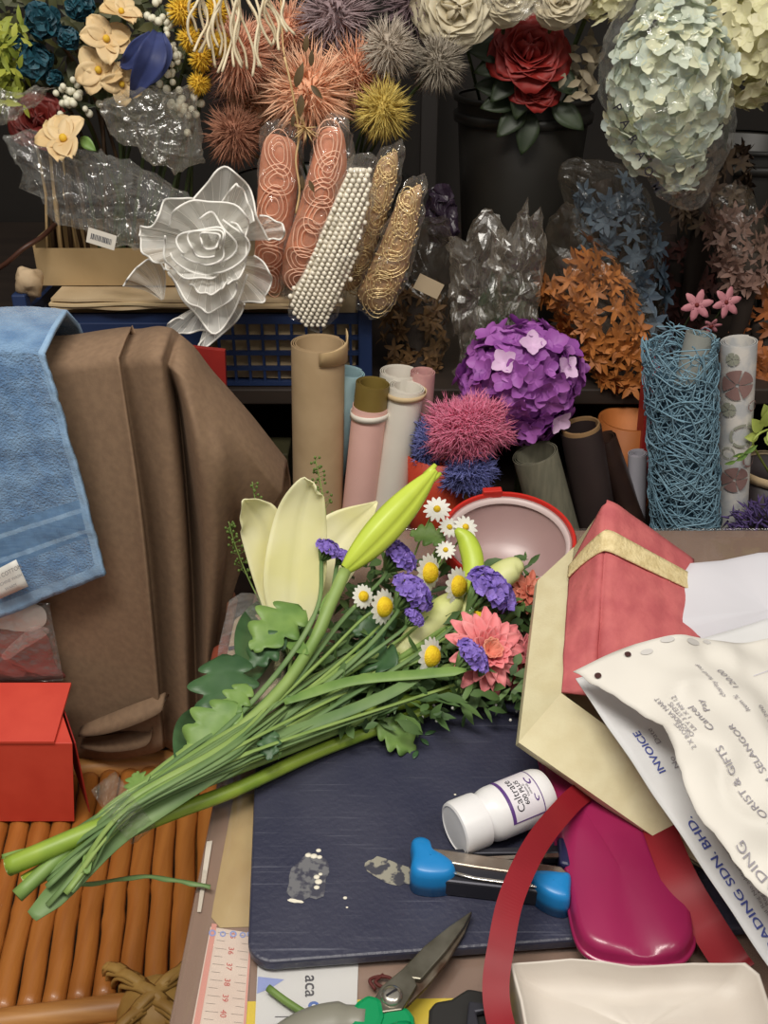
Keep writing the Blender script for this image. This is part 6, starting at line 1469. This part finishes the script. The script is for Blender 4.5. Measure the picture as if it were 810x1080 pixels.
# wrapped star flower bunches
def bunch(name, a0, a1, Y, hw, n, fr, m, lab, k=6, bagpts=None, core=None, lean=.05, th=.07):
    p0, p1 = WY(a0[0], a0[1], Y+lean), WY(a1[0], a1[1], Y); foot = p1+(p1-p0).normalized()*.04; foot = V((foot.x, Y+.02, ZU+.002))
    t = thing(name, foot, lab, 'flower bunch'); b = MB(); s = px(p0); ax = (p1-p0); x = ax.normalized().cross(V((0, 1, 0))).normalized()
    for i in range(n):
        f = R.random(); a = R.uniform(-1.5, 1.5); w = hw*s*(.55+.45*math.sin(PI*min(1, .15+f*.85)))
        d = x*math.sin(a)+V((0, -1, 0))*math.cos(a); c = p0.lerp(p1, f)+x*math.sin(a)*w+V((0, -1, 0))*math.cos(a)*w*.7
        star_flower(b, c, d+V((R.gauss(0, .4), R.gauss(0, .3), R.gauss(.2, .4))), fr*s*R.uniform(.9, 1.3), k, .19, .2, R.random()*6, curl=-.3)
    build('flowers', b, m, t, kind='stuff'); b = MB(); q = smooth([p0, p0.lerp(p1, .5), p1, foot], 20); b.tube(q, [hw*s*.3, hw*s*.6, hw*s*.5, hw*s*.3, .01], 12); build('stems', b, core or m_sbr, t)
    if bagpts:
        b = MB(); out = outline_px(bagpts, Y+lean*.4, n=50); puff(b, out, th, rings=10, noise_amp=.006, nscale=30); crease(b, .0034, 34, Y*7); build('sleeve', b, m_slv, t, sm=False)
m_slv = film('dull sleeve', (180, 164, 140), .05, .2, .4, 60, .14)
m_or = mat('orange flower', (188, 116, 54), rough=.6, island=(148, 88, 40)); m_bl2 = mat('blue grey flower', (92, 110, 126), rough=.6, island=(58, 72, 88)); m_du = mat('dusty beige flower', (140, 108, 96), rough=.6, island=(104, 78, 70)); m_cor = mat('dark stems', (44, 34, 28), rough=.8)
bunch('orange_bunch', (592, 268), (668, 400), 1.09, 40, 120, 14, m_or, 'orange star flower bunch in a clear sleeve behind the purple hydrangea', 6, [(572, 250), (600, 216), (628, 250), (668, 300), (704, 380), (690, 420), (640, 410), (596, 350), (574, 300)], m_cor)
bunch('blue_bunch', (634, 190), (684, 372), 1.16, 38, 120, 14, m_bl2, 'blue grey star flower bunch in a clear sleeve above the orange one', 6, [(590, 180), (620, 168), (660, 180), (690, 230), (700, 330), (690, 390), (660, 380), (630, 300), (600, 230)], m_cor)
bunch('dusty_bunch', (776, 218), (788, 300), 1.14, 32, 70, 12, m_du, 'dusty beige star flower bunch in a sleeve at the right', 6, [(748, 210), (775, 196), (800, 220), (812, 290), (796, 320), (764, 310), (750, 260)], m_cor)
bunch('orange_bunch', (806, 300), (816, 420), 1.12, 30, 60, 13, mat('dull orange flower', (170, 98, 48), rough=.6, island=(128, 72, 36)), 'dull orange flower bunch at the right edge', 6, None, m_cor)
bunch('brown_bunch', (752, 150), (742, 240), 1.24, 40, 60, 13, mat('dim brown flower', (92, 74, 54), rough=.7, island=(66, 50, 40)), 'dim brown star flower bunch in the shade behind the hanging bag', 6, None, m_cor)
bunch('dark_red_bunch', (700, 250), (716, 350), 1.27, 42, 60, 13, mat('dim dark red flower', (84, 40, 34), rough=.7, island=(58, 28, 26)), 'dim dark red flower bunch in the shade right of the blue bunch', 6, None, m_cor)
bunch('brown_bunch', (440, 300), (436, 400), 1.14, 34, 90, 10, mat('dried brown flower', (130, 98, 60), rough=.7, island=(96, 70, 44)), 'dried brown flower bunch in a clear bag right of the crate', 5, [(410, 330), (416, 270), (440, 232), (470, 232), (488, 290), (486, 370), (470, 400), (430, 396)], m_cor)
b = MB(); b.box(WY(452, 302, 1.07), (.030, .001, .018), Matrix.Rotation(.45, 3, 'Y')); solo('card_tag', b, mat('dull card', (176, 158, 130), rough=.7), 'small beige card tag on the bag of dried brown flowers', 'tag', sm=False)
# tall grey clear sleeves behind the purple hydrangea
m_gsl = film('grey sleeve', (176, 162, 144), .14, .3, .4, 50, .24)
bag('clear_sleeve', [(474, 320), (470, 252), (488, 262), (500, 232), (514, 222), (530, 244), (526, 320), (512, 404), (486, 404)], 1.10, .05, 'tall grey clear sleeve left behind the purple hydrangea', m_gsl, .012)
bag('clear_sleeve', [(520, 300), (516, 246), (536, 250), (552, 212), (558, 234), (566, 222), (573, 262), (560, 350), (552, 404), (530, 400)], 1.09, .04, 'tall grey clear sleeve right behind the purple hydrangea', m_gsl, .012)
b = MB()
for i in range(60): p = WY(524+R.gauss(0, 10), 335+R.gauss(0, 22), 1.13); leaf(b, p, V((R.gauss(0, .6), -.3, R.gauss(.8, .5))), .024, .010, nrm=(0, -1, .1), nu=3, nv=2)
solo('sleeved_leaves', b, mat('dull green', (58, 84, 58), rough=.5, island=(42, 62, 44)), 'dull green leaves between the two grey clear sleeves', 'foliage', kind='stuff')
# purple hydrangea
m_pp = mat('purple hydrangea', (186, 110, 196), rough=.55, island=(146, 74, 162), transl=.2); m_ppw = mat('pale lilac petal', (232, 196, 232), rough=.55, transl=.2)
c = WY(549, 404, .99); k = px(c); ft_ = V((c.x+.01, 1.03, ZL+.002)); t = thing('purple_hydrangea', ft_, 'round purple hydrangea head above the grey roll', 'flower')
b = MB(); floret_head(b, c, (58*k, 50*k, 58*k), 190, 15*k, .1); b.sph(c, 46*k, 14, 10); build('flower_head', b, m_pp, t)
for u, v in ((532, 382), (566, 346), (586, 440), (603, 386)):
    b = MB(); d = (WY(u, v, .95)-c).normalized(); star_flower(b, c+d*60*k, d+V((0, -.5, .1)), 15*k, 4, .42, .35, R.random()*6, nu=4, nv=3, q=.6); build('pale_floret', b, m_ppw, t)
b = MB(); b.tube(smooth([c, c+V((.01, .03, -.12)), ft_], 12), .004, 8); build('stem', b, m_sgr, t)
# pink blossoms in front of the dusty bunch
m_pb2 = mat('dull pink petal', (206, 140, 148), (186, 116, 128), 30, .6, transl=.15)
for u, v, r, ax, lab in ((735, 322, 17, (-.1, -.9, .3), 'left of the two dull pink blossoms above the fibre roll'), (766, 319, 17, (.2, -.9, .3), 'right of the two dull pink blossoms above the fibre roll'), (750, 344, 11, (0, -.7, -.3), 'small dull pink blossom below the pair')):
    t = fhead('pink_blossom', u, v, 1.05, lab, group='dull pink blossoms'); c = WY(u, v, 1.05); b = MB(); star_flower(b, c, ax, r*px(c), 6, .24, .1, .5, curl=-.3, nu=4, q=.5); build('petals', b, m_pb2, t, solid=.0004); b = MB(); b.sph(c, 2.5*px(c), 8, 6); build('heart', b, m_drd, t)
    b = MB(); b.tube(smooth([c, c+V((0, .04, -.05)), V((c.x+.01, 1.12, ZU+.002))], 10), .0012, 5); build('stem', b, m_sgr, t)
# dark purple bag behind the packets
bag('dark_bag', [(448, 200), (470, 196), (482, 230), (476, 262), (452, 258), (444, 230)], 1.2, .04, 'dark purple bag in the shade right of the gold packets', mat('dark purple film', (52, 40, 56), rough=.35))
